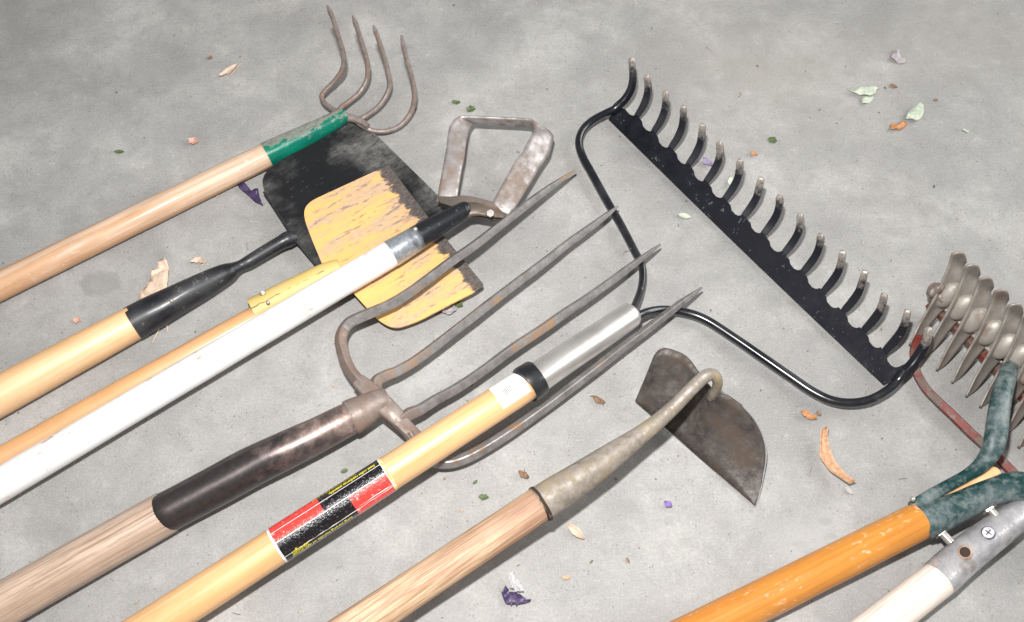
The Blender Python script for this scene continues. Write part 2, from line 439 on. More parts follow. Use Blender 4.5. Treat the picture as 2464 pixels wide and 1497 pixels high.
for (x_, y_, r_) in ((1985, 1255, .008), (2000, 1290, .006), (1925, 1310, .009), (1950, 1330, .007)):
    col = stain(col, x_, y_, r_, r_ * .6, (.22, .22, .225), .55, .4)
col = stain(col, 1960, 1320, .05, .035, (.46, .455, .45), .35, .7)
t.set('Base Color', col); t.set('Roughness', t.ramp(n1, .3, .7, .55, .78))
t.bump(t.math('ADD', t.math('MULTIPLY', n5, .7), t.math('ADD', t.math('MULTIPLY', n3, .5), t.math('MULTIPLY', n6, .3))), .5, .0014)
m_floor = t.m

# ------------------------------------------------------------------ floor
bm = bmesh.new()
bmesh.ops.create_grid(bm, x_segments=4, y_segments=4, size=4)
fl = finish('concrete_floor', bm, m_floor); fl['kind'] = 'structure'; fl.location = (0, 0, 0)

# ================================================================== 1. four-tine cultivator
c = Thing('cultivator', 'four-pronged hand cultivator with green ferrule, its rusty curved prongs standing up', 'cultivator', P(645, 373, 0))
c.part('handle', shaft((0, 688, None, 70), (648, 371, None, 61), seed=1), m_wood_cult)
c.part('ferrule', tube([(642, 374, .0145, 64), (700, 345, .0165, 57), (760, 315, .019, 49), (818, 284, .022, 40), (829, 278, .022, 33)], seg=36), m_gferrule)
bm = bmesh.new()
sweep(bm, [WP(q) for q in ((822, 280, .022, 24), (845, 284, .022, 20), (868, 292, .022, 17), (886, 304, .022, 13))], seg=12, wob=.15)
sweep(bm, [WP(q) for q in ((800, 264, .022, 13), (822, 276, .024, 20), (835, 281, .022, 18))], seg=12)
c.part('hub', bm, m_tine)
T = [
 [(815, 272, .022), (801, 263, .020), (781, 248, .018), (774, 232, .018), (784, 217, .022), (805, 195, .030), (824, 166, .043), (826, 130, .060), (815, 92, .080), (803, 51, .101), (793, 24, .115), (788, 13, .121)],
 [(818, 276, .024), (818, 261, .022), (842, 243, .017), (866, 222, .019), (883, 191, .028), (884, 154, .044), (876, 120, .060), (863, 79, .080), (854, 51, .095), (849, 37, .102)],
 [(840, 285, .022), (859, 289, .020), (890, 273, .015), (917, 250, .016), (936, 214, .026), (934, 178, .042), (924, 137, .061), (911, 96, .081), (902, 73, .093), (898, 62, .099)],
 [(850, 288, .020), (868, 300, .018), (885, 310, .015), (904, 316, .012), (934, 315, .010), (965, 301, .010), (989, 270, .018), (997, 232, .034), (991, 188, .055), (979, 144, .076), (970, 109, .093), (966, 85, .105)],
]
for q in T:
    n = len(q)
    pts = [(x, y, h, 12.5 if i < n - 3 else 12) for i, (x, y, h) in enumerate(q[:-2])]
    e1, e2 = q[-2], q[-1]
    o = c.part('tine', tube(pts + [(e1[0], e1[1], e1[2], 11)], seg=14, wob=.06, seed=n), m_tine)
    flatp = [(1, 0), (.5, .5), (-.5, .5), (-1, 0), (-.5, -.5), (.5, -.5)]
    x, y, h = q[-3]
    c.part('tine_tip', tube([((x + e1[0]) / 2, (y + e1[1]) / 2, (h + e1[2]) / 2, 14.5), (e1[0], e1[1], e1[2], 13), (e2[0], e2[1], e2[2], 6)], prof=flatp, n=3), m_tip, o)

# ================================================================== 2. black square spade
s = Thing('square_spade', 'black square-bladed spade with blond wooden handle, lying under the yellow spade', 'spade', P(330, 775, 0))
s.part('handle', shaft((0, 952, None, 97), (326, 775, None, 84), seed=3), m_wood_black)
sk = s.part('socket', tube([(320, 779, .018, 86), (380, 746, .019, 81), (450, 708, .020, 71), (510, 676, .020, 58), (548, 656, .020, 46), (566, 646, .019, 32), (580, 639, .0185, 27), (600, 629, .0185, 31), (640, 605, .0185, 33), (675, 585, .018, 35), (694, 576, .0175, 40), (712, 572, .016, 30)], wob=.04, seed=4, seg=32), m_black)
bm = bmesh.new(); ball(bm, P(413, 724, .034) , .0022)
s.part('rivet', bm, m_tinewear, sk)
hA, hB = .017, .012
out = [(692, 545, hA), (624, 442, hA), (648, 400, hA), (862, 282, hB), (1090, 505, hB), (1076, 520, hB), (782, 640, .0115), (765, 646, .0115), (712, 582, hA), (700, 566, hA)]
s.part('blade', plate(roundpoly(out, [0, 40, 46, 14, 6, 6, 12, 14, 8, 8]), .0022, ((870, 283, hB), (640, 425, hA))), m_bspade)
# rolled tread lip on the side near the handle
s.part('tread', tube([(634, 462, hA, 4), (660, 500, hA, 4.5), (692, 548, hA + .001, 6), (706, 572, hA + .001, 9), (735, 604, .014, 5), (762, 640, .012, 4)], seg=10), m_black)

# ================================================================== 3. yellow square spade
y = Thing('square_spade', 'yellow-painted square spade with scratched blade and worn brown edge, lying on the black spade', 'spade', P(610, 760, 0))
y.part('handle', shaft((0, 1106, None, 60), (640, 751, None, 58), seed=5), m_wood_yel)
hy = .0215; he = .019
out = [(690, 740 - 95, .016), (734, 545, hy), (728, 500, hy), (762, 474, hy), (934, 398, he), (1030, 522, he), (1165, 687, he), (1136, 706, he), (1088, 730, he), (1000, 780, .016), (940, 792, .015), (916, 776, .015), (880, 738, .0155), (851, 706, .018), (815, 655, .018), (777, 646, .017), (771, 622, .018)]
out = [(777, 640, .019), (752, 580, hy), (729, 520, hy), (738, 488, hy), (935, 397, he), (1030, 522, he), (1166, 687, he), (1136, 706, he), (1088, 730, he), (1005, 774, .016), (950, 792, .015), (914, 774, .015), (880, 738, .0155), (851, 706, .018), (822, 668, .018)]
y.part('blade', plate(roundpoly(out, [10, 0, 40, 30, 6, 0, 8, 0, 0, 30, 22, 18, 0, 0, 0]), .0020, ((1040, 534, he), (760, 690, hy))), m_yspade)
# folded socket: an open trough round the shaft
bm = bmesh.new(); uvl = bm.loops.layers.uv.verify()
seq = [(612, 752, .013, 62), (664, 724, .015, 60), (730, 690, .018, 56), (785, 661, .020, 50), (820, 645, .022, 40)]
W = catmull([WP(q) for q in seq], 5); rings = []
for i, (p, r) in enumerate(W):
    tg = (W[min(i + 1, len(W) - 1)][0] - W[max(i - 1, 0)][0]).normalized()
    u = Vector((0, 0, 1)); u = (u - tg * u.dot(tg)).normalized(); sd = u.cross(tg)
    ring = []
    for lay in (1.06, 1.16):
        for k in range(17):
            ph = R(-150 + 300 * k / 16 + (0 if i > 2 else 0))
            ring.append(bm.verts.new(p + (sd * math.sin(ph) + u * math.cos(ph)) * r * lay))
    rings.append(ring)
for A, B in zip(rings, rings[1:]):
    for o_ in (0, 17):
        for k in range(16):
            bm.faces.new((A[o_ + k], A[o_ + k + 1], B[o_ + k + 1], B[o_ + k]))
    bm.faces.new((A[0], A[17], B[17], B[0])); bm.faces.new((A[16], A[33], B[33], B[16]))
for A in (rings[0], rings[-1]):
    for k in range(16): bm.faces.new((A[k], A[k + 1], A[k + 18], A[k + 17]))
sock = y.part('socket', bm, m_ysocket)
m_seam = plain('rusty_seam', (.22, .16, .08), .7)
(p0, r0), (p1, r1) = WP(seq[0]), WP(seq[3])
tg = (p1 - p0).normalized(); toc = (CAM - p0).normalized(); nn_ = (toc - tg * toc.dot(tg)).normalized()
bm = bmesh.new(); random.seed(5); pts = []
for k in range(26):
    f_ = k / 25; pp = p0.lerp(p1, f_); rr = (r0 + (r1 - r0) * f_) * 1.165
    dn = tg.cross(nn_); dn = dn if dn.y < 0 else -dn
    al = R(-20) + random.uniform(-.05, .05)
    pts.append((pp + (nn_ * math.cos(al) + dn * math.sin(al)) * rr, random.uniform(.0002, .0007)))
sweep(bm, pts, seg=6, n=1)
y.part('seam', bm, m_seam, sock)
bm = bmesh.new(); disc(bm, P(632, 706, .030), Vector((-.3, .8, .4)).normalized(), .0032, .003); ball(bm, P(645, 728, .032), .0022)
y.part('rivet', bm, m_bolt, sock)

# ================================================================== 4. white handled stirrup hoe
w = Thing('stirrup_hoe', 'stirrup hoe with white-painted handle and steel loop head, crossing over the yellow spade', 'hoe', P(940, 610, 0))
w.part('handle', shaft((0, 1167, .0235, 84), (948, 606, .0375, 66), seed=7), m_white)
w.part('ferrule', tube([(940, 611, .0375, 68.5), (985, 584, .039, 63), (1040, 551, .041, 57), (1090, 522, .043, 48), (1118, 506, .044, 43), (1126, 502, .0445, 37), (1130, 500.5, .0445, 26)], seg=36), m_halfferrule)
bm = bmesh.new(); ball(bm, P(999, 552, .0535), .0026)
w.part('rivet', bm, m_tinewear)
bro = [(272, 1045, .046), (400, 1052, .046), (560, 1038, .047), (670, 1053, .046), (880, 1108, .043), (905, 1140, .042), (1022, 1262, .040), (1000, 1300, .036), (900, 1305, .036), (650, 1255, .041), (560, 1170, .044), (420, 1155, .045), (300, 1115, .046)]
z8 = lambda a, b: (992.6 + a * .2211, 240.6 + b * .2211)
br = w.part('bracket', plate([(*z8(a, b), h_) for a, b, h_ in bro], .005), m_stirdark)
w.part('tang', tube([(1100, 517, .043, 34), (1125, 504, .045, 40), (1152, 504, .046, 34), (1180, 513, .045, 24), (1212, 520, .042, 12)], seg=16, flat=.45, wob=.15), m_stirdark, br)
bm = bmesh.new(); disc(bm, P(1180, 514, .0525), Vector((0, -.3, 1)).normalized(), .0042, .003, 6)
w.part('bolt', bm, m_stir, br)
# the loop: a bent steel strap
ed = [((262, 1110, .036), (480, 1110, .036)), ((275, 1040, .039), (490, 1045, .039)), ((300, 900, .042), (512, 900, .042)), ((330, 740, .044), (540, 740, .042)), ((352, 620, .043), (562, 640, .041)), ((365, 550, .043), (570, 570, .040)), ((373, 470, .043), (580, 490, .039)), ((382, 400, .044), (592, 420, .036)), ((398, 310, .044), (620, 320, .030)), ((436, 235, .043), (648, 286, .025)), ((480, 195, .041), (668, 270, .022)),
      ((540, 178, .040), (700, 264, .020)), ((760, 183, .040), (860, 272, .020)), ((1000, 195, .040), (1080, 282, .020)), ((1240, 206, .041), (1250, 292, .020)), ((1300, 218, .041), (1295, 298, .022)), ((1330, 242, .042), (1312, 312, .027)), ((1400, 285, .040), (1312, 330, .036)), ((1480, 335, .036), (1306, 352, .042)), ((1528, 395, .034), (1293, 382, .045)), ((1522, 450, .033), (1262, 440, .046)), ((1508, 510, .033), (1236, 490, .046)), ((1480, 600, .033), (1198, 565, .046)), ((1395, 720, .034), (1118, 660, .045)), ((1310, 860, .035), (1060, 770, .044)), ((1200, 1040, .035), (960, 950, .040)), ((1110, 1190, .033), (880, 1100, .036)), ((1070, 1270, .030), (850, 1170, .033))]
bm = bmesh.new(); K = 6
A = [catmull([(P(*z8(a[0], a[1]), a[2]), .01) for a, b in ed], 3), catmull([(P(*z8(b[0], b[1]), b[2]), .01) for a, b in ed], 3)]
N = len(A[0]); rows = []
for i in range(N):
    a = A[0][i][0]; b = A[1][i][0]
    a2 = A[0][min(i + 1, N - 1)][0] - A[0][max(i - 1, 0)][0]
    nrm = (b - a).cross(a2).normalized()
    rows.append([bm.verts.new(a.lerp(b, k / K) + nrm * (.0012 * math.sin(math.pi * k / K))) for k in range(K + 1)])
for r1_, r2_ in zip(rows, rows[1:]):
    for k in range(K): bm.faces.new((r1_[k], r1_[k + 1], r2_[k + 1], r2_[k]))
o = w.part('blade_loop', bm, m_stir, angle=60)
md = o.modifiers.new('t', 'SOLIDIFY'); md.thickness = .0022; md.offset = 0

# ================================================================== 5. digging fork
g = Thing('digging_fork', 'four-tined digging fork with rusty crossbar, brown steel socket and greyed wooden handle', 'fork', P(400, 1240, 0))
g.part('handle', shaft((0, 1460, None, 113), (402, 1232, None, 105), seed=9), m_wood_fork)
g.part('socket', tube([(395, 1236, .0215, 98), (402, 1232, .0225, 100), (440, 1212, .023, 99), (520, 1170, .024, 99), (600, 1126, .026, 99), (680, 1087, .029, 93), (760, 1049, .030, 86), (820, 1018, .030, 82), (848, 1004, .030, 78)], seg=40, wob=.02, seed=3), m_socket)
g.part('collar', tube([(842, 1007, .030, 86), (852, 1002, .030, 87), (880, 987, .031, 78), (905, 973, .032, 70), (925, 962, .032, 62), (935, 957, .032, 48)], seg=36, wob=.07, seed=8), m_forkrust)
box = [(-1, -.55), (-.86, -.8), (.86, -.8), (1, -.55), (1, .5), (.82, .72), (-.82, .72), (-1, .5)]
g.part('crossbar', tube([(862, 918, .032, 34), (884, 938, .033, 42), (912, 966, .034, 48), (945, 996, .033, 46), (970, 1022, .031, 38), (1000, 1052, .027, 33)], prof=box, n=6, wob=.10, seed=4), m_forkrust, angle=50)
dia = [(.35, -.8), (1, -.1), (.85, .2), (.12, .95), (-.12, .95), (-.85, .2), (-1, -.1), (-.35, -.8)]
tines = [
 [(896, 948, .033, 32), (862, 915, .032, 30), (840, 885, .031, 29), (826, 850, .030, 30), (820, 812, .030, 31), (836, 780, .031, 31), (868, 762, .033, 30), (934, 734, .035, 29), (986, 703, .038, 28), (1037, 665, .041, 27), (1088, 627, .043, 26), (1140, 591, .043, 25), (1208, 538, .039, 24), (1293, 473, .032, 21), (1345, 436, .027, 15), (1385, 410, .023, 5)],
 [(905, 948, .033, 30), (905, 918, .033, 32), (928, 903, .032, 30), (954, 893, .031, 28), (995, 870, .030, 27), (1047, 832, .031, 27), (1098, 792, .033, 26), (1150, 752, .033, 26), (1225, 694, .032, 25), (1310, 630, .030, 24), (1362, 589, .027, 23), (1409, 555, .026, 21), (1460, 517, .026, 15), (1487, 496, .025, 5)],
 [(965, 1010, .033, 30), (986, 995, .033, 34), (1012, 984, .032, 30), (1047, 962, .031, 28), (1098, 934, .030, 27), (1166, 888, .030, 26), (1235, 837, .031, 26), (1303, 792, .031, 25), (1360, 752, .030, 24), (1400, 726, .029, 23), (1460, 684, .027, 22), (1511, 646, .025, 20), (1555, 613, .025, 14), (1589, 588, .024, 5)],
 [(985, 1040, .030, 32), (1010, 1078, .024, 31), (1042, 1108, .019, 30), (1075, 1114, .018, 29), (1115, 1104, .018, 29), (1166, 1078, .018, 28), (1235, 1034, .018, 27), (1303, 986, .019, 26), (1358, 945, .020, 25), (1426, 893, .022, 24), (1494, 840, .023, 23), (1563, 788, .023, 22), (1631, 735, .023, 19), (1662, 712, .023, 13), (1689, 692, .023, 5)],
]
for i, q in enumerate(tines):
    bm = tube(q, prof=dia, n=5, wob=.05, seed=i * 7)
    o = g.part('tine', bm, [m_fork, m_forkrust], angle=22)
    o.data.materials[0] = m_fork
    L0 = len(o.data.polygons)
    cut = (.30 if i == 0 else .13)
    for p_ in o.data.polygons:
        if p_.index < L0 * cut: p_.material_index = 1

# ================================================================== 6. bow rake
k = Thing('bow_rake', 'black sixteen-tined bow rake with steel ferrule, lacquered handle and red and black label', 'rake', P(1290, 910, 0))
hA_, hB_ = (383, 1497, .030, 98), (1272, 922, .052, 79)
k_handle = k.part('handle', shaft(hA_, hB_, seed=11, wob=.006), m_wood_rake)
k.part('ferrule', tube([(1285, 914, .051, 76), (1297, 907, .0505, 75.5), (1360, 864, .047, 72), (1440, 811, .042, 68), (1505, 767, .037, 64), (1518, 758, .036, 61), (1522, 755, .0355, 50)], seg=48, n=8), m_steel)
cb = bmesh.new()
sweep(cb, [WP(q) for q in ((1262, 929, .053, 80), (1263, 928, .053, 92), (1266, 926, .053, 95), (1290, 910, .0515, 92), (1294, 907, .0515, 89), (1295, 906.5, .0515, 78))], seg=48, n=1, lin=True)
k.part('collar', cb, m_collar)
# --- sticker and label wrapped round the shaft
(pa, ra), (pb, rb) = WP(hA_), WP(hB_)
AX = (pb - pa).normalized(); LEN = (pb - pa).length
mid = P(900, 1160, .04); toc = CAM - mid
NV = (toc - AX * toc.dot(AX)).normalized(); SV = AX.cross(NV)
if SV.y > 0: SV = -SV
def along(px, py): return (P(px, py, .043) - pa).dot(AX)
def onshaft(tm, al, lift):
    f_ = tm / LEN; r_ = ra + (rb - ra) * f_ + lift
    return pa + AX * tm + (NV * math.cos(al) + SV * math.sin(al)) * r_
def patch(bm, t0, t1, a0, a1, lift, mi=0, jag=0):
    uvl = bm.loops.layers.uv.verify()
    nt = max(1, int(abs(t1 - t0) / .006)); na = max(1, int(abs(a1 - a0) / R(7)))
    gr = [[bm.verts.new(onshaft(t0 + (t1 - t0) * i / nt, a0 + (a1 - a0) * j / na + (jag * mnoise.noise(Vector((i * .9, j, t0 * 50))) if jag else 0), lift)) for j in range(na + 1)] for i in range(nt + 1)]
    for i in range(nt):
        for j in range(na):
            f_ = bm.faces.new((gr[i][j], gr[i + 1][j], gr[i + 1][j + 1], gr[i][j + 1])); f_.material_index = mi
            for lp in f_.loops: lp[uvl].uv = (lp.vert.co.x, lp.vert.co.y)
def text_on(bm, body, size, t_start, al0, lift, mi, flip=True, bold=0, wid=None):
    cu = bpy.data.curves.new('lettering', 'FONT'); cu.body = body; cu.size = size; cu.offset = bold; cu.resolution_u = 2
    o_ = bpy.data.objects.new('lettering', cu); COL.objects.link(o_)
    dg = bpy.context.evaluated_depsgraph_get(); me = o_.evaluated_get(dg).to_mesh()
    xs = [v_.co.x for v_ in me.vertices]; sx_ = 1 if not wid else wid / (max(xs) - min(xs))
    vs = []
    for v_ in me.vertices:
        x_ = v_.co.x * sx_; y_ = v_.co.y
        vs.append(bm.verts.new(onshaft(t_start - x_ if flip else t_start + x_, al0 + (y_ if flip else -y_) / ra, lift)))
    for p_ in me.polygons:
        try:
            f_ = bm.faces.new([vs[i_] for i_ in p_.vertices]); f_.material_index = mi
        except ValueError: pass
    o_.evaluated_get(dg).to_mesh_clear()
    bpy.data.objects.remove(o_); bpy.data.curves.remove(cu)
def embossed(name, c1, amt):
    t = NT(name); co = t.coord('Object')
    a = t.noise(co, 420, 3, .6); b = t.noise(co, 90, 3, .6); d_ = t.noise(co, 900, 2, .6)
    t.set('Base Color', t.mix(t.math('MULTIPLY', t.ramp(a, .60, .70), t.ramp(b, .42, .6, .05, amt * .8)), c1, (.80, .78, .78)))
    t.set('Roughness', .22); t.set('Coat Weight', .5); t.bump(t.math('ADD', a, t.math('MULTIPLY', d_, .4)), .5, .0012); return t.m
m_lb = embossed('label_black', (.007, .006, .008), .35); m_lr = embossed('label_red', (.70, .05, .04), .8)
m_lw = plain('label_white', (.82, .81, .80), .5); m_ly = plain('label_yellow', (.80, .68, .03), .5)
bm = bmesh.new()
t0 = along(668, 1310); t1 = along(927, 1141); Lb = t1 - t0
asn = lambda s_: math.asin(max(-1, min(1, s_)))
patch(bm, t0 - .0022, t1 + .0028, R(-178), R(178), .00022, 2)
patch(bm, t1 + .0008, t1 + .0026, R(-70), R(90), .00030, 3, .25)
patch(bm, t0, t1, R(-178), R(178), .00034, 0)
A1, A2, A3 = asn(-.66), asn(-.14), asn(.69)
patch(bm, t0, t0 + .44 * Lb, R(-150), A2, .00046, 1)
patch(bm, t0 + .655 * Lb, t1, A2, R(135), .00046, 1)
for al, j_ in ((A1, .0), (A2, .01), (A3, .05)):
    patch(bm, t0, t1, al - .018, al + .018, .00060, 2, j_)
patch(bm, t0 + .66 * Lb, t1, A3 - .13, A3 - .105, .00060, 2, .08)
patch(bm, t0 + .1 * Lb, t0 + .7 * Lb, R(66), R(67.2), .00060, 2, .05)
text_on(bm, 'Steel collar reinforces assembly.', .0046, t0 + .965 * Lb, A1 - .26, .00066, 3, bold=.00012, wid=.43 * Lb)
text_on(bm, 'For work in loose soil or gravel', .0032, t0 + .80 * Lb, A1 - .48, .00066, 3, wid=.40 * Lb)
text_on(bm, 'Strength', .0075, t0 + .21 * Lb, R(41), .00066, 3, bold=.00005, wid=.145 * Lb)
text_on(bm, 'long strong handle of ash wood', .0042, t0 + .60 * Lb, R(55), .00066, 3, bold=.0001, wid=.54 * Lb)
lab = k.part('label', bm, [m_lb, m_lr, m_lw, m_ly], k_handle, label='shiny red and black wrap label with yellow lettering')
m_sw = plain('sticker_paper', (.84, .83, .83), .5, (.80, .79, .79)); m_si = plain('sticker_ink', (.10, .10, .10), .6); m_sf = plain('sticker_faint_ink', (.52, .52, .53), .6)
bm = bmesh.new()
te = LEN - .0015; ppm = (along(1267, 925) - along(1000, 1098)) / math.hypot(267, 173)
patch(bm, te - 88 * ppm, te - 8 * ppm, R(-95), R(28), .0003, 0)
random.seed(3); x_ = te - 66 * ppm
patch(bm, x_ - .0022, x_ + .0008, R(-26), R(-8), .0004, 2); patch(bm, x_ - .0012, x_ + .0018, R(-16), R(0), .00045, 2)
while x_ < te - 42 * ppm:
    wd = random.choice((.0005, .0008, .0013)); patch(bm, x_, x_ + wd, R(-32), R(4 if random.random() < .5 else -8), .0006, 1 if random.random() < .7 else 2); x_ += wd + random.uniform(.0005, .0009)
patch(bm, te - 40 * ppm, te - 39 * ppm, R(-34), R(-12), .0005, 1)
text_on(bm, '1 01 6270', .0042, te - 33 * ppm, R(-50), .0005, 2)
text_on(bm, '0 1', .0045, te - 50 * ppm, R(-38), .0005, 2)
k.part('sticker', bm, [m_sw, m_si, m_sf], k_handle, label='small white price sticker with barcode')
# --- bow
bw1 = [(1515, 762, .030, 18), (1525, 742, .024, 19), (1541, 702, .014, 19), (1547, 666, .0095, 19), (1543, 634, .0085, 19), (1528, 606, .0085, 19), (1494, 541, .008, 19.5), (1460, 483, .008, 20), (1426, 421, .009, 20), (1402, 377, .010, 20), (1393, 342, .012, 19.5), (1403, 312, .013, 19), (1426, 290, .015, 19), (1456, 273, .018, 18), (1478, 262, .020, 17), (1492, 250, .025, 14)]
bw2 = [(1512, 766, .030, 20), (1535, 760, .026, 21), (1563, 750, .018, 22), (1600, 746, .012, 22), (1648, 752, .0095, 22), (1699, 770, .009, 22), (1768, 814, .009, 22), (1836, 861, .009, 23), (1905, 909, .0095, 23), (1956, 943, .010, 23), (2002, 964, .011, 23), (2048, 970, .012, 23), (2093, 962, .014, 22), (2134, 940, .017, 21), (2160, 916, .020, 20), (2178, 890, .028, 17)]
k.part('bow', tube(bw1, seg=20, n=7), m_blackgl); k.part('bow', tube(bw2, seg=20, n=7), m_blackgl)
# --- toothed bar
tips = [(1520, 148), (1557, 182), (1600, 220), (1643, 260), (1688, 300), (1733, 342), (1780, 385), (1828, 427), (1877, 470), (1928, 517), (1976, 562), (2027, 609), (2078, 656), (2129, 702), (2183, 750), (2237, 797)]
vals = [(1525, 278), (1566, 316), (1605, 355), (1650, 395), (1691, 436), (1734, 476), (1780, 519), (1828, 561), (1874, 606), (1922, 650), (1966, 695), (2011, 741), (2062, 789), (2113, 837), (2157, 884)]
pl = [(-22, 92), (-7, 74), (2, 46), (3, 22), (0, 3)]; pm = [(-41, 92), (-21, 70), (-7, 46), (-1, 22), (0, 3)]; pr = [(-52, 89), (-33, 71), (-15, 47), (-5, 23), (0, 3)]
def tine_path(i):
    f_ = i / 15
    A_, B_, u_ = (pl, pm, f_ * 2) if f_ < .5 else (pm, pr, f_ * 2 - 1)
    return [(tips[i][0] + a[0] + (b[0] - a[0]) * u_, tips[i][1] + a[1] + (b[1] - a[1]) * u_) for a, b in zip(A_, B_)]
up_e = [(1474, 270), (1488, 258), (1503, 262), (1510, 270)]
for i in range(15):
    v_ = vals[i]
    if i: up_e += [(v_[0] - 24, v_[1] - 27), (v_[0] - 22, v_[1] - 16)]
    up_e += [(v_[0] - 12, v_[1] - 4), (v_[0] - 5, v_[1] - .5), v_, (v_[0] + 7, v_[1] - 2)]
up_e += [(2176, 876), (2190, 890)]
lo0, lo1 = Vector((1464, 287)), Vector((2126, 926))
hl, hu = .0055, .0185
bm = bmesh.new(); dr = (lo1 - lo0).normalized()
b0, b1 = P(lo0.x, lo0.y, hl), P(lo1.x, lo1.y, hl)
pn = (b1 - b0).cross(P(1828, 561, hu) - P(1790, 602, hl)).normalized()
if pn.dot(CAM - b0) < 0: pn = -pn
def onplane(px, py):
    dd = P(px, py, 0) - CAM
    return CAM + dd * ((b0 - CAM).dot(pn) / dd.dot(pn))
low = [lo0 + (lo1 - lo0) * (i / 12) + Vector((-1, 1)) * 2.2 * math.sin(math.pi * i / 12) for i in range(13)]
ring = [onplane(*q) for q in up_e] + [onplane(q.x, q.y) for q in reversed(low)]
fr_ = [bm.verts.new(q) for q in ring]; bk_ = [bm.verts.new(q - pn * .005) for q in ring]
f1 = bm.faces.new(fr_); f2 = bm.faces.new(list(reversed(bk_)))
for i in range(len(ring)): bm.faces.new((fr_[i - 1], fr_[i], bk_[i], bk_[i - 1]))
bmesh.ops.triangulate(bm, faces=[f1, f2])
bar = k.part('head_bar', bm, m_rakehead, angle=30)
sq = [(-1, -.7), (-.8, -.95), (.8, -.95), (1, -.7), (1, .7), (.8, .95), (-.8, .95), (-1, .7)]
for i in range(16):
    q = tine_path(i)
    if i == 0: q = [(1480, 262), (1503, 240), (1519, 212), (1523, 180), (1520, 150)]
    if i == 15: q = [(2160, 912), (2194, 877), (2217, 843), (2230, 818), (2237, 799)]
    q = [(q[0][0] - 8, q[0][1] + 13)] + q
    hs = (.012, .0185, .025, .036, .048, .058); g_ = .92 + .22 * i / 15
    ws = (17, 18.5, 18.5, 18, 16.5, 14.5)
    pts = [(x, y_, h_, w_ * g_ * .95) for (x, y_), h_, w_ in zip(q, hs, ws)]
    Wt = [WP(p__) for p__ in pts]
    for jj in ((0, 1) if 0 < i < 15 else (0,)):
        Wt[jj] = (onplane(pts[jj][0], pts[jj][1]) - pn * (.0055 if jj == 0 else .004), Wt[jj][1] * (.72, .85)[jj])
    dj = Vector((random.gauss(0, .0012), random.gauss(0, .0012), random.gauss(0, .0015)))
    Wt[-1] = (Wt[-1][0] + dj, Wt[-1][1]); Wl, Wk = Wt[-1], Wt[-2]
    Wt.append((Wl[0] + (Wl[0] - Wk[0]).normalized() * .003, Wl[1] * .45))
    tb = bmesh.new(); sweep(tb, Wt, prof=sq, n=5)
    uvl = tb.loops.layers.uv.verify()
    mx_ = max(lp[uvl].uv.x for f_ in tb.faces for lp in f_.loops); wr = random.uniform(-.006, .007)
    for f_ in tb.faces:
        for lp in f_.loops: lp[uvl].uv.x = mx_ - lp[uvl].uv.x + wr
    k.part('tine', tb, m_raketine, angle=30)

# ================================================================== 7. draw hoe
d = Thing('draw_hoe', 'old draw hoe with curved gooseneck, dark rounded blade and bleached stained handle', 'hoe', P(1310, 1208, 0))
d.part('handle', shaft((874, 1497, .040, 95), (1310, 1206, .056, 85), seed=14, wob=.02), m_wood_hoe)
fr = d.part('ferrule', tube([(1303, 1211, .056, 89), (1308, 1208, .056, 90), (1400, 1147, .058, 77), (1460, 1106, .060, 66), (1500, 1077, .062, 56), (1540, 1048, .065, 46), (1580, 1017, .069, 40), (1622, 979, .074, 35), (1658, 942, .080, 33), (1684, 916, .085, 33), (1702, 903, .088, 32), (1715, 901, .089, 29), (1723, 908, .086, 27), (1727, 920, .079, 25), (1725, 933, .070, 24), (1719, 946, .060, 22), (1712, 958, .048, 20)], seg=32, n=6, wob=.05, seed=2), m_hoeneck)
bm = bmesh.new(); disc(bm, P(1353, 1215, .062), Vector((.35, -.7, .45)).normalized(), .0022, .002, 12)
d.part('nail_hole', bm, m_hole, fr)
bm = bmesh.new(); sweep(bm, [WP(q) for q in ((1298, 1214.5, .056, 84), (1299, 1214, .056, 93), (1303, 1211, .056, 93), (1304, 1210.5, .056, 88))], n=1, seg=40, lin=True)
d.part('rim', bm, m_hole, fr)
bo = [(1529, 965, .006), (1541, 936, .018), (1559, 892, .034), (1573, 857, .048), (1583, 844, .053), (1597, 838, .056), (1612, 840, .056), (1624, 844, .055), (1640, 850, .054), (1652, 858, .053), (1664, 871, .052), (1680, 895, .050), (1695, 915, .052), (1712, 934, .057), (1722, 944, .061), (1734, 948, .061), (1752, 952, .060), (1768, 963, .058), (1786, 976, .055), (1803, 994, .050), (1818, 1014, .044), (1830, 1036, .038), (1838, 1058, .032), (1843, 1083, .026), (1842, 1112, .019), (1837, 1141, .013), (1830, 1178, .006), (1818, 1220, .0005)]
# curved blade: fan rows between the cutting edge and the back outline
bm = bmesh.new(); c0 = Vector((1529, 965)); c1 = Vector((1818, 1220)); NR = 8
cols = []
bd = bo[1:-1]
for i, q in enumerate(bd):
    f_ = (i + .5) / len(bd); e2_ = c0.lerp(c1, f_); he_ = .006 * (1 - f_) + .0005 * f_
    pt, pe = P(*q), P(e2_.x, e2_.y, he_)
    cv = []
    for kx in range(NR + 1):
        u_ = kx / NR
        x_ = pe.lerp(pt, u_); x_ = x_ + Vector((0, .007, 0)) * math.sin(math.pi * u_) * math.sin(math.pi * f_)
        cv.append(bm.verts.new(x_))
    cols.append(cv)
v0 = bm.verts.new(P(*bo[0])); v1 = bm.verts.new(P(*bo[-1]))
for a, b in zip(cols, cols[1:]):
    for kx in range(NR): bm.faces.new((a[kx], a[kx + 1], b[kx + 1], b[kx]))
for kx in range(NR):
    bm.faces.new((v0, cols[0][kx], cols[0][kx + 1])); bm.faces.new((v1, cols[-1][kx], cols[-1][kx + 1]))
o = d.part('blade', bm, m_hoeblade, angle=60)
md = o.modifiers.new('t', 'SOLIDIFY'); md.thickness = .0022; md.offset = 0
bm = bmesh.new()
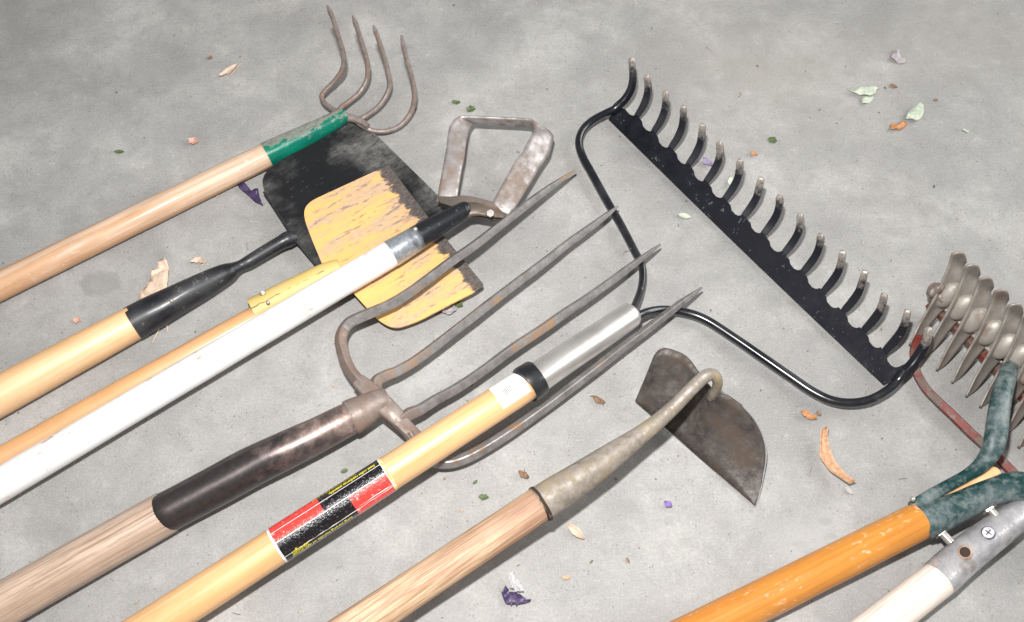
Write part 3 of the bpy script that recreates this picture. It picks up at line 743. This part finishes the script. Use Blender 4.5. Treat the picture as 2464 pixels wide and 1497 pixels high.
sweep(bm, [(P(x_, y_, h_), .0006) for x_, y_, h_ in bo[0:1] + [(1598, 1026, .0048), (1672, 1091, .0034), (1745, 1156, .002)] + bo[-1:]], seg=6)
sweep(bm, [(P(x_, y_, h_ + .0005), .0008) for x_, y_, h_ in bo[18:]], seg=6, n=2)
d.part('ground_edge', bm, m_galv, o)

# ================================================================== 8. rotary tiller with star wheels
r = Thing('rotary_tiller', 'rotary tiller with a row of spiked steel star wheels on a rusty red frame', 'tiller', P(2300, 900, 0))
zt = lambda a, b: (2163.3 + a * .2814, 601.6 + b * .2814)
prs = [((90, 812), (92, 815), 0.002), ((130, 727), (152, 778), .008), ((170, 640), (210, 716), .014), ((220, 550), (278, 628), .022), ((252, 495), (350, 545), .027), ((272, 462), (392, 506), .031), ((300, 410), (440, 455), .036), ((335, 340), (480, 400), .043), ((362, 280), (512, 325), .049), ((400, 195), (530, 240), .058), ((428, 120), (549, 155), .065), ((441, 70), (566, 118), .071), ((447, 35), (580, 100), .076)]
def wheel(i):
    random.seed(100 + i)
    sx_, sy_ = (33.4 + random.uniform(-.8, .8)) * i, (30.2 + random.uniform(-1, 1)) * i
    if i == 0: sx_ = sy_ = 0
    bm = bmesh.new(); rows = []
    C3 = catmull([(P(zt(*a)[0] + sx_, zt(*a)[1] + sy_, h_ + .006), .01) for a, b, h_ in prs], 3)
    D3 = catmull([(P(zt(*b)[0] + sx_, zt(*b)[1] + sy_, max(h_ - .008, .001)), .01) for a, b, h_ in prs], 3)
    n_ = len(C3)
    for j in range(n_):
        a, b = C3[j][0], D3[j][0]
        t_ = (C3[min(j + 1, n_ - 1)][0] - C3[max(j - 1, 0)][0])
        nr = t_.cross(b - a)
        nr = nr.normalized() if nr.length > 1e-9 else Vector((0, -1, 0))
        if nr.dot(CAM - a) > 0: nr = -nr
        wd = (b - a).length
        rows.append([bm.verts.new(a.lerp(b, kk / 6) + nr * (wd * .08 * math.sin(math.pi * kk / 6) * min(1, (n_ - 1 - j) / 5 + .2)) + Vector((0, 0, 1)) * wd * .40 * math.sin(math.pi * kk / 6) * max(0, 1 - (n_ - 1 - j) / 4) ) for kk in range(7)])
    for p_, q_ in zip(rows, rows[1:]):
        for kk in range(6): bm.faces.new((p_[kk], p_[kk + 1], q_[kk + 1], q_[kk]))
    o_ = r.part('star_wheel', bm, m_star, angle=60)
    md = o_.modifiers.new('t', 'SOLIDIFY'); md.thickness = .0018; md.offset = 0
    a = P(zt(322, 482)[0] + sx_, zt(322, 482)[1] + sy_, .036); b = P(zt(506, 286)[0] + sx_, zt(506, 286)[1] + sy_, .054)
    a = a - (CAM - a).normalized() * .0075
    ctr = (a + b) / 2; ax = (b - a) / 2
    tc = (CAM - ctr).normalized(); s2 = ax.cross(tc).normalized(); n2_ = s2.cross(ax).normalized()
    bm = bmesh.new(); ball(bm, ctr - n2_ * .0005, 1, (ax, s2 * .0098, n2_ * .0052), seg=20)
    r.part('hub_boss', bm, m_star, o_)
for i in range(11): wheel(i)
r.part('frame_bar', tube([(2236, 728, .016, 22), (2299, 785, .014, 28), (2412, 896, .012, 31), (2520, 1002, .012, 32), (2640, 1115, .012, 33)], prof=sq, n=6), m_red)
bm = bmesh.new()
ax = (P(2299, 785, .03) - P(2236, 728, .03)).normalized(); p_ = P(2250, 702, .040)
bmesh.ops.create_icosphere(bm, subdivisions=4, radius=1, matrix=Matrix.Translation(p_) @ ax.to_track_quat('Z', 'Y').to_matrix().to_4x4() @ Matrix.Diagonal((.0085, .0115, .007, 1)))
for v_ in bm.verts:
    d_ = v_.co - p_
    v_.co = p_ + d_ * (1 + .45 * mnoise.noise(d_ * 150) + .08 * mnoise.noise(d_ * 500))
disc(bm, P(2262, 714, .038), ax, .0045, .012, 12)
r.part('end_nut', bm, m_tine)
r.part('frame_rod', tube([(2212, 808, .030, 15), (2199, 838, .018, 17), (2200, 870, .010, 19), (2208, 902, .008, 20), (2230, 938, .008, 20), (2262, 971, .008, 20.5), (2296, 1003, .008, 21), (2336, 1042, .008, 21.5), (2366, 1069, .008, 22), (2405, 1105, .008, 22), (2440, 1140, .008, 22), (2560, 1260, .010, 24)], prof=sq, n=5), m_red)
r.part('axle', tube([(2270, 740, .022, 12), (2420, 880, .022, 12), (2600, 1048, .022, 12)], seg=14), m_tine)

# ================================================================== 9. two-pronged green tool with orange handle
e = Thing('pronged_cultivator', 'cultivator with varnished orange handle clamped between two flaking dark green prongs by bolts', 'cultivator', P(2210, 1255, 0))
e.part('handle', shaft((1862, 1430, None, 95), (2214, 1253, .030, 88), seed=21), m_wood_orange)
e.part('handle_core', tube([(2205, 1257, .030, 60), (2300, 1205, .033, 52), (2378, 1148, .038, 42), (2389, 1141, .038, 36)], seg=24), plain('fresh_wood', (.78, .47, .24), .55, (.66, .36, .16), 60), label='bare end of the wooden core between the prongs')
pr1 = e.part('prong', tube([(2218, 1258, .030, 80), (2228, 1254, .031, 83), (2262, 1240, .033, 78), (2308, 1219, .035, 72), (2366, 1190, .037, 70), (2420, 1174, .038, 72), (2470, 1176, .040, 76), (2530, 1210, .042, 70), (2570, 1290, .03, 55), (2590, 1370, .012, 30)], seg=36, wob=.03), m_dgreen)
e.part('prong', tube([(2190, 1222, .034, 22), (2204, 1214, .036, 30), (2240, 1192, .038, 30), (2280, 1170, .041, 29), (2325, 1145, .044, 30), (2358, 1122, .047, 38), (2384, 1088, .051, 46), (2396, 1050, .055, 52), (2402, 1005, .057, 51), (2410, 955, .055, 48), (2421, 915, .050, 44), (2430, 880, .036, 38), (2440, 850, .018, 30)], seg=30, wob=.04, flat=.7), m_dgreen)
#e.part('band', tube([(2186, 1232, .030, 88), (2226, 1248, .030, 88)][:0] + [(2205, 1260, .030, 92), (2217, 1254, .0305, 93), (2219, 1253, .0305, 82)], seg=30, n=3), m_dgreen)
for (bx, by, bh) in ((2264, 1279, .030), (2379, 1222, .034)):
    bm = bmesh.new(); p_ = P(bx, by, bh); ax = (P(bx + 22, by + 24, bh + .001) - p_).normalized()
    disc(bm, p_, ax, .0072, .0055, 6); disc(bm, p_ + ax * .007, ax, .0038, .012, 12); disc(bm, p_ - ax * .0035, ax, .0082, .0014, 14)
    e.part('bolt', bm, m_bolt, pr1)
bm = bmesh.new(); ball(bm, P(2196, 1201, .045), .0026)
e.part('bolt', bm, m_bolt, pr1)

# ================================================================== 10. galvanised socket tool
z = Thing('garden_tool', 'pale whitish wooden handle held in a galvanised socket with a screw and a rusty hole', 'garden tool', P(2262, 1391, 0))
z.part('handle', shaft((2126, 1497, None, 92), (2266, 1388, .022, 87), seed=31), m_wood_white)
zs = z.part('socket', tube([(2258, 1394, .022, 91), (2300, 1355, .023, 89), (2362, 1305, .026, 84), (2451, 1238, .030, 71), (2520, 1180, .033, 58), (2600, 1120, .03, 50), (2700, 1060, .012, 30)], seg=36, wob=.02, seed=6), m_galv)
bm = bmesh.new()
def on_socket(px, py, h_): return P(px, py, h_)
sn = (CAM - P(2378, 1282, .04)).normalized() + Vector((-.15, .2, .5)); sn.normalize()
pc = P(2378, 1282, .0435)
disc(bm, pc, sn, .0062, .0022, 24, .0050)
o1 = z.part('screw', bm, metal('screw_steel', (.30, .30, .33), (.2, .2, .22), rustamt=.05, rough=.35, scale=200, metallic=.6), zs)
bm = bmesh.new(); q1 = sn.orthogonal().normalized(); q2 = sn.cross(q1)
for a, b in ((q1, q2), (q2, q1)):
    vs = [bm.verts.new(pc + sn * .00125 + a * sa * .0030 + b * sb * .00045) for sa, sb in ((-1, -1), (1, -1), (1, 1), (-1, 1))]
    bm.faces.new(vs)
z.part('cross_slot', bm, m_hole, o1)
ph_ = P(2322, 1329, .0415)
bm = bmesh.new(); disc(bm, ph_ , sn, .0064, .0012, 24, .0052); z.part('hole_rim', bm, plain('rusty_rim', (.42, .34, .28), .5, (.34, .17, .08), 160), zs)
bm = bmesh.new(); disc(bm, ph_ + sn * .0003, sn, .0046, .0018, 20); z.part('hole', bm, m_hole, zs)

# ================================================================== debris on the floor
def leaf_mat(name, a, b, rough=.6): return plain(name, a, rough, b, 260)
L_green = leaf_mat('pale_green_leaf', (.36, .42, .32), (.54, .58, .48)); L_dgreen = leaf_mat('dark_green_leaf', (.10, .14, .05), (.05, .08, .03))
L_tan = leaf_mat('tan_dry_leaf', (.58, .38, .24), (.40, .22, .12)); L_beige = leaf_mat('beige_dry_leaf', (.60, .48, .38), (.50, .36, .27))
L_brown = leaf_mat('brown_dry', (.25, .15, .09), (.15, .09, .06)); L_purple = leaf_mat('dark_purple_petal', (.035, .022, .06), (.07, .045, .12), .45)
L_lilac = leaf_mat('lilac_petal', (.30, .26, .36), (.18, .14, .26)); L_orange = leaf_mat('orange_husk', (.52, .25, .10), (.36, .16, .07))
L_white = leaf_mat('white_fluff', (.62, .62, .63), (.5, .5, .52)); L_pink = leaf_mat('pink_flake', (.55, .33, .26), (.42, .25, .2)); L_grey = leaf_mat('grey_petal', (.33, .29, .32), (.42, .40, .38))

def leaf(p0, p1, w_px, mat, name, label, cat, curl=.3, fold=.0, lift=.0008, seed=0, rag=.15, taper=(.12, .12), bend=0, group=None, extra=None):
    """a thin curled sheet from p0 to p1 (pixels on the floor); curl/fold in units of its width"""
    a, b = P(*p0, 0), P(*p1, 0); ax = b - a; L = ax.length
    ax.normalize(); sd = Vector((-ax.y, ax.x, 0)); W_ = w_px * depth(a) / FPX * .6
    nu, nv = 16, 6; bm = bmesh.new(); g_ = []
    for i in range(nu + 1):
        u = i / nu
        pf = max(taper[0], math.sin(math.pi * min(1, u + .0001)) ** .7) if u < .5 else max(taper[1], math.sin(math.pi * u) ** .7)
        row = []
        for j in range(nv + 1):
            v = j / nv * 2 - 1
            ed_ = 1 + rag * mnoise.noise(Vector((u * 6, v * 2, seed * 3.1)))
            s_ = v * W_ * pf * ed_
            z_ = lift + abs(v) ** 1.5 * fold * W_ + curl * W_ * (2 * u - 1) ** 2 + W_ * .12 * (1 + mnoise.noise(Vector((u * 3, v * 2, seed))))
            bd_ = bend * L * math.sin(math.pi * u)
            row.append(bm.verts.new(a + ax * (u * L) + sd * (s_ + bd_) + Vector((0, 0, max(.0004, z_)))))
        g_.append(row)
    for i in range(nu):
        for j in range(nv): bm.faces.new((g_[i][j], g_[i + 1][j], g_[i + 1][j + 1], g_[i][j + 1]))
    for f_ in list(extra or []):
        q0, q1, w0, h0 = f_
        sweep(bm, [(P(*q0, h0), w0), (P((q0[0] + q1[0]) / 2 + 2, (q0[1] + q1[1]) / 2 - 2, h0 * 1.5), w0), (P(*q1, h0), w0 * .6)], seg=6, n=3)
    ctr = (a + b) / 2
    o_ = finish(name, bm, mat, ctr, angle=70)
    md_ = o_.modifiers.new('t', 'SOLIDIFY'); md_.thickness = .0003
    return tag(o_, label, cat, group)

tan = leaf((1975, 1040), (2040, 1172), 24, L_tan, 'bark_curl', 'long curved tan strip of bark on the floor between draw hoe and orange handle', 'bark', 1.0, .9, .003, 2, .25, (.6, .6), -.16)
leaf((2030, 1172), (2052, 1192), 10, L_grey, 'bud', 'tiny pale bud touching the lower end of the tan bark strip', 'bud', .4, .3, .001, 3)
leaf((2140, 205), (2158, 213), 8, L_brown, 'seed', 'thin dark seed between the withered petal and the pointed leaf', 'seed', .1, .4, .0006, 9)
leaf((2316, 312), (2330, 319), 5, L_green, 'stem_piece', 'short pale green stem piece near the right edge above the tiller', 'stem', 0, .4, .0006, 10, 0, (.8, .8))
leaf((2246, 240), (2257, 243), 6, L_brown, 'seed_husk', 'tiny brown husk right of the pointed pale green leaf', 'husk', .1, .3, .0005, 11)
leaf((1631, 519), (1662, 526), 13, L_green, 'leaflet', 'small pale green leaflet between the rake bow and rake teeth', 'leaf', .1, .4, .0008, 12, .1)
leaf((1690, 385), (1712, 404), 16, L_lilac, 'flower_petal', 'crumpled lilac petal between the rake teeth', 'petal', .3, .6, .001, 13, .5)
leaf((1754, 450), (1760, 430), 12, L_green, 'leaflet', 'small upright pale green leaflet beside a rake tooth', 'leaf', .3, .5, .001, 14, .1)
leaf((1806, 367), (1821, 378), 9, L_orange, 'husk_flake', 'small orange flake right of the upper rake teeth', 'flake', .3, .5, .0008, 15)
leaf((1850, 340), (1867, 336), 15, L_dgreen, 'leaf_crumb', 'square olive leaf crumb right of the orange flake', 'leaf', .0, .1, .0005, 16, .5, (.7, .7))
leaf((1087, 247), (1108, 249), 11, L_dgreen, 'leaf_crumb', 'small olive leaf crumb above the stirrup hoe, left one of two', 'leaf', .2, .3, .0006, 17, .5)
leaf((1124, 268), (1143, 262), 15, L_dgreen, 'leaf_crumb', 'small olive leaf crumb above the stirrup hoe, right one of two', 'leaf', .1, .3, .0006, 18, .5, (.6, .5))
leaf((530, 188), (572, 160), 14, L_beige, 'dry_sprig', 'frayed beige dry sprig with a stalk at upper left', 'sprig', .3, .5, .001, 19, .6, extra=[((555, 182), (581, 152), .0005, .002), ((540, 180), (528, 182), .0004, .001)])
leaf((500, 140), (512, 141), 9, L_brown, 'seed', 'brown seed above the frayed beige sprig', 'seed', 0, .3, .0006, 20)
leaf((455, 342), (480, 346), 17, L_pink, 'dry_flake', 'curled reddish brown flake above the cultivator handle', 'flake', .4, .5, .001, 21, .4)
leaf((275, 366), (300, 367), 8, L_dgreen, 'leaf_scrap', 'narrow dark green scrap far left above the cultivator handle', 'leaf', .1, .2, .0006, 22)
leaf((462, 636), (494, 638), 15, L_beige, 'dry_sprig', 'curled dry sprig with greenish tip above the black spade socket', 'sprig', .8, .5, .001, 25, .7, bend=.3, extra=[((486, 640), (496, 626), .0006, .002)])
leaf((178, 770), (196, 775), 14, L_pink, 'pink_flake', 'small pink flake above the blond spade handle', 'flake', .2, .3, .0008, 26, .5, (.5, .3))
leaf((372, 786), (402, 784), 12, L_beige, 'dry_stalk', 'withered flower stalk with a trailing thread under the black spade socket', 'stalk', .5, .5, .001, 27, .8, extra=[((385, 785), (366, 825), .0007, .0015), ((398, 780), (404, 800), .0007, .002)])
leaf((1426, 960), (1456, 972), 13, L_brown, 'dry_sprig', 'small brown dry sprig with a thin stem left of the draw hoe blade', 'sprig', .4, .5, .001, 28, .9, extra=[((1420, 953), (1442, 957), .0005, .002), ((1440, 958), (1452, 976), .0009, .002)])
leaf((1924, 994), (1962, 1012), 15, L_orange, 'orange_leaf', 'curled bright orange leaf bit below the rake bow', 'leaf', .6, .7, .001, 29, .6)
leaf((1964, 990), (1974, 1003), 9, L_brown, 'leaf_crumb', 'brown crumb right of the bright orange leaf bit', 'leaf', .1, .4, .0006, 30, .5)
leaf((1365, 1264), (1405, 1300), 17, L_beige, 'dry_leaf', 'narrow folded brown-beige leaf below the draw hoe handle', 'leaf', .4, .7, .001, 31, .3)
leaf((1247, 1137), (1273, 1152), 13, L_brown, 'dry_sprig', 'frayed brown sprig between the rake handle and hoe ferrule', 'sprig', .4, .5, .001, 32, .9, extra=[((1258, 1143), (1262, 1128), .0005, .004)])
leaf((1597, 1210), (1616, 1222), 14, L_lilac, 'flower_petal', 'small violet petal below the draw hoe blade', 'petal', .4, .6, .001, 33, .4).data.materials[0] = leaf_mat('violet_petal', (.16, .10, .30), (.26, .19, .4))
leaf((820, 1137), (838, 1131), 9, L_dgreen, 'leaf_scrap', 'small dark green scrap beside the black top of the rake label', 'leaf', .1, .2, .0008, 34, .2)
leaf((1138, 1166), (1149, 1156), 6, L_dgreen, 'leaf_scrap', 'tiny green scrap right of the rake handle near the frayed sprig', 'leaf', .1, .3, .0006, 35)
leaf((1152, 1196), (1176, 1198), 13, L_dgreen, 'leaf_crumb', 'blurred olive crumb between rake label and draw hoe handle', 'leaf', .1, .2, .0005, 36, .7)
leaf((1352, 1388), (1372, 1393), 9, L_tan, 'bark_crumb', 'tiny tan crumb right of the draw hoe handle near the feather', 'crumb', .1, .3, .0006, 37, .7)
leaf((1508, 1342), (1514, 1356), 6, L_brown, 'seed', 'dark upright seed below the narrow folded leaf', 'seed', .1, .3, .0006, 38)
leaf((1060, 745), (1098, 752), 26, L_grey, 'withered_petal', 'grey-lilac withered petal at the corner of the yellow spade', 'petal', .4, .5, .001, 39, .4, (.4, .3))
leaf((1094, 733), (1114, 742), 14, L_dgreen, 'leaf_scrap', 'dark green scrap lying on the petal by the yellow spade corner', 'leaf', .2, .3, .004, 40, .7)
leaf((1102, 720), (1126, 712), 14, L_tan, 'bark_flake', 'tan flake poking out under the yellow spade edge', 'flake', .1, .2, .0008, 41, .3, (.5, .5))
leaf((1140, 690), (1160, 698), 7, L_dgreen, 'leaf_scrap', 'dark green scrap just off the brown corner of the yellow spade', 'leaf', .1, .3, .0008, 42, .7)
def scrap(pts, conv, h0, jit, mat, name, label, cat, seed=0, cuts=2, tilt=(0, 0)):
    """a crumpled thin piece with its own outline, lying on the floor"""
    bm = bmesh.new()
    q = [P(*conv(*p_), 0) for p_ in pts]; c_ = sum(q, Vector()) / len(q)
    f_ = bm.faces.new([bm.verts.new(x_) for x_ in q]); bmesh.ops.triangulate(bm, faces=[f_])
    bmesh.ops.subdivide_edges(bm, edges=bm.edges[:], cuts=cuts, use_grid_fill=True)
    for v_ in bm.verts:
        d_ = v_.co - c_
        v_.co.z = max(.0005, h0 + jit * mnoise.noise(v_.co * 130 + Vector((seed, 0, 0))) + d_.x * tilt[0] + d_.y * tilt[1])
    o_ = finish(name, bm, mat, c_, angle=60)
    md_ = o_.modifiers.new('t', 'SOLIDIFY'); md_.thickness = .00035
    return tag(o_, label, cat)
z2 = lambda a_, b_: (a_ * .3418, 541.4 + b_ * .3418)
scrap([(1160, 250), (1195, 290), (1202, 345), (1188, 470), (1120, 500), (1060, 560), (980, 580), (990, 480), (1040, 450), (1062, 400), (1085, 335), (1120, 322), (1140, 270)], z2, .006, .006, L_beige, 'dried_leaf', 'large torn beige dry leaf sticking out behind the black spade socket', 'leaf', 1, 3, (.10, .05))
zr = lambda a_, b_: (1985.2 + a_ * .2010, 60.2 + b_ * .2010)
scrap([(245, 795), (335, 822), (385, 785), (450, 766), (585, 760), (637, 786), (600, 800), (592, 848), (530, 868), (410, 862), (330, 838)], zr, .004, .004, L_green, 'folded_leaf', 'pale green pointed leaf lying above the rounded leaf and husk at upper right', 'leaf', 3, 2, (0, .08))
scrap([(470, 872), (592, 866), (545, 925), (500, 950), (440, 955), (425, 900)], zr, .002, .003, L_green, 'leaf_scrap', 'small green scrap tucked under the pointed pale green leaf', 'leaf', 5, 2)
scrap([(1115, 972), (1152, 1000), (1166, 1080), (1142, 1142), (1082, 1166), (1010, 1140), (955, 1148), (975, 1080), (1030, 1020), (1062, 1004)], zr, .005, .004, L_green, 'round_leaf', 'rounded pale green leaf touching an orange husk at upper right', 'leaf', 7, 2, (.1, .1))
scrap([(975, 1155), (988, 1190), (945, 1240), (885, 1272), (845, 1262), (780, 1270), (775, 1200), (810, 1190), (850, 1210), (900, 1175)], zr, .003, .006, L_orange, 'orange_husk', 'curled orange and brown seed husk touching the rounded pale green leaf', 'husk', 9, 2)
scrap([(850, 300), (895, 310), (900, 380), (960, 440), (950, 472), (870, 468), (780, 410), (790, 360), (845, 365)], zr, .003, .006, L_grey, 'withered_petal', 'grey-lilac withered petal near the upper right corner', 'petal', 11, 2)
zp = lambda a_, b_: (1143 + a_ * .08035, 1353.6 + b_ * .08035)
scrap([(910, 730), (1010, 840), (1000, 912), (1200, 905), (1350, 970), (1480, 1090), (1570, 1140), (1680, 1140), (1640, 1200), (1500, 1250), (1290, 1280), (1240, 1335), (1200, 1270), (1110, 1290), (1090, 1335), (1050, 1280), (950, 1270), (890, 1200), (860, 1130), (795, 930), (840, 870)], zp, .004, .005, L_purple, 'purple_petal', 'large dark purple petal with white fluff at the bottom of the picture', 'petal', 13, 2)
zb = lambda a_, b_: (541.4 + a_ * .3418, 361 + b_ * .3418)
scrap([(88, 245), (130, 232), (185, 290), (215, 278), (240, 290), (245, 340), (275, 410), (215, 375), (150, 318), (105, 280)], zb, .004, .006, L_purple, 'purple_petal', 'dark purple curled petal between cultivator handle and black spade blade', 'petal', 15, 2)
# white fluff on the petal
bm = bmesh.new(); random.seed(9)
for q in range(150):
    u = random.random(); cx_ = 1229 + 20 * u ** 1.3 + random.gauss(0, 1.6 + 5 * u); cy_ = 1386 + 38 * u
    a = P(cx_, cy_, .004 + .005 * random.random()); b = P(cx_ - random.uniform(-3, 6), cy_ - random.uniform(6, 16), .006 + .006 * random.random())
    sweep(bm, [(a, .0008), ((a + b) / 2 + Vector((random.gauss(0, .0006), random.gauss(0, .0006), .001)), .0004), (b, .0001)], seg=4, n=2)
for v_ in bm.verts: pass
fo = finish('feather_tuft', bm, L_white, P(1238, 1400, 0)); tag(fo, 'white downy tuft on top of the large purple petal', 'feather')

# fine crumbs: countless, one object
random.seed(12); bm = bmesh.new()
def inside(p): return True
for q in range(420):
    px, py = random.uniform(-100, 2560), random.uniform(-80, 1580)
    s_ = random.choice((.0003, .0004, .0004, .0005, .0006, .0008, .0011))
    p_ = P(px, py, s_ * .5)
    n0_ = len(bm.verts)
    bmesh.ops.create_icosphere(bm, subdivisions=1, radius=s_, matrix=Matrix.Translation(p_) @ Matrix.Rotation(random.random() * 6, 4, 'Z') @ Matrix.Diagonal((random.uniform(.6, 2.2), 1, .6, 1)))
    bm.verts.ensure_lookup_table(); bm.faces.ensure_lookup_table()
    mi = random.choice((0, 0, 0, 1, 2, 3))
    for f_ in bm.faces[-20:]: f_.material_index = mi
for q in range(34):
    px, py = random.uniform(-60, 2520), random.uniform(-60, 1560); a_ = random.uniform(0, 6.28); l_ = random.uniform(6, 24)
    a = P(px, py, .0006); b = P(px + math.cos(a_) * l_, py + math.sin(a_) * l_, .0012); n0_ = len(bm.faces)
    sweep(bm, [(a, .00025), (a.lerp(b, .5) + Vector((random.gauss(0, .0015), random.gauss(0, .0015), .0006)), .0003), (b, .00015)], seg=5, n=3)
    bm.faces.ensure_lookup_table(); mi = random.choice((0, 0, 2, 3))
    for f_ in bm.faces[n0_:]: f_.material_index = mi
gr = finish('floor_grit', bm, [L_brown, L_dgreen, L_tan, L_grey]); gr['kind'] = 'stuff'; gr['label'] = 'fine crumbs of soil and leaf scattered over the concrete'

# ------------------------------------------------------------------ camera
cam = bpy.data.cameras.new('camera'); co_ = bpy.data.objects.new('camera', cam); COL.objects.link(co_)
cam.sensor_fit = 'HORIZONTAL'; cam.sensor_width = 36; cam.lens = 36 * FPX / 2464
co_.location = CAM; co_.rotation_euler = (math.pi / 2 - PITCH, 0, 0)
cam.clip_start = .02; cam.clip_end = 100
sc.camera = co_

# ------------------------------------------------------------------ light
def area(name, loc, target, sx_, sy_, power, col, shape='RECTANGLE'):
    l_ = bpy.data.lights.new(name, 'AREA'); l_.shape = shape; l_.size = sx_; l_.size_y = sy_; l_.energy = power; l_.color = col
    o_ = bpy.data.objects.new(name, l_); COL.objects.link(o_); o_.location = loc
    o_.rotation_euler = (Vector(target) - Vector(loc)).to_track_quat('-Z', 'Y').to_euler(); return o_
area('camera_flash', CAM + UP * .21 - FW * .02 - RT * .04, P(1232, 470, 0), .05, .03, 20, (1, .985, .965))
area('door_daylight', (2.7, 1.35, 1.7), (.0, .6, 0), 3.0, 1.8, 92, (1, .99, .975))
wd = bpy.data.worlds.new('World'); sc.world = wd; wd.use_nodes = True
wd.node_tree.nodes['Background'].inputs[0].default_value = (.98, .99, 1, 1)
wd.node_tree.nodes['Background'].inputs[1].default_value = .20

sc.view_settings.view_transform = 'Standard'; sc.view_settings.look = 'None'
sc.view_settings.exposure = .05; sc.view_settings.gamma = 1
sc.render.engine = 'CYCLES'
sc.cycles.use_denoising = True
sc.cycles.max_bounces = 6
sc.cycles.sample_clamp_indirect = 6
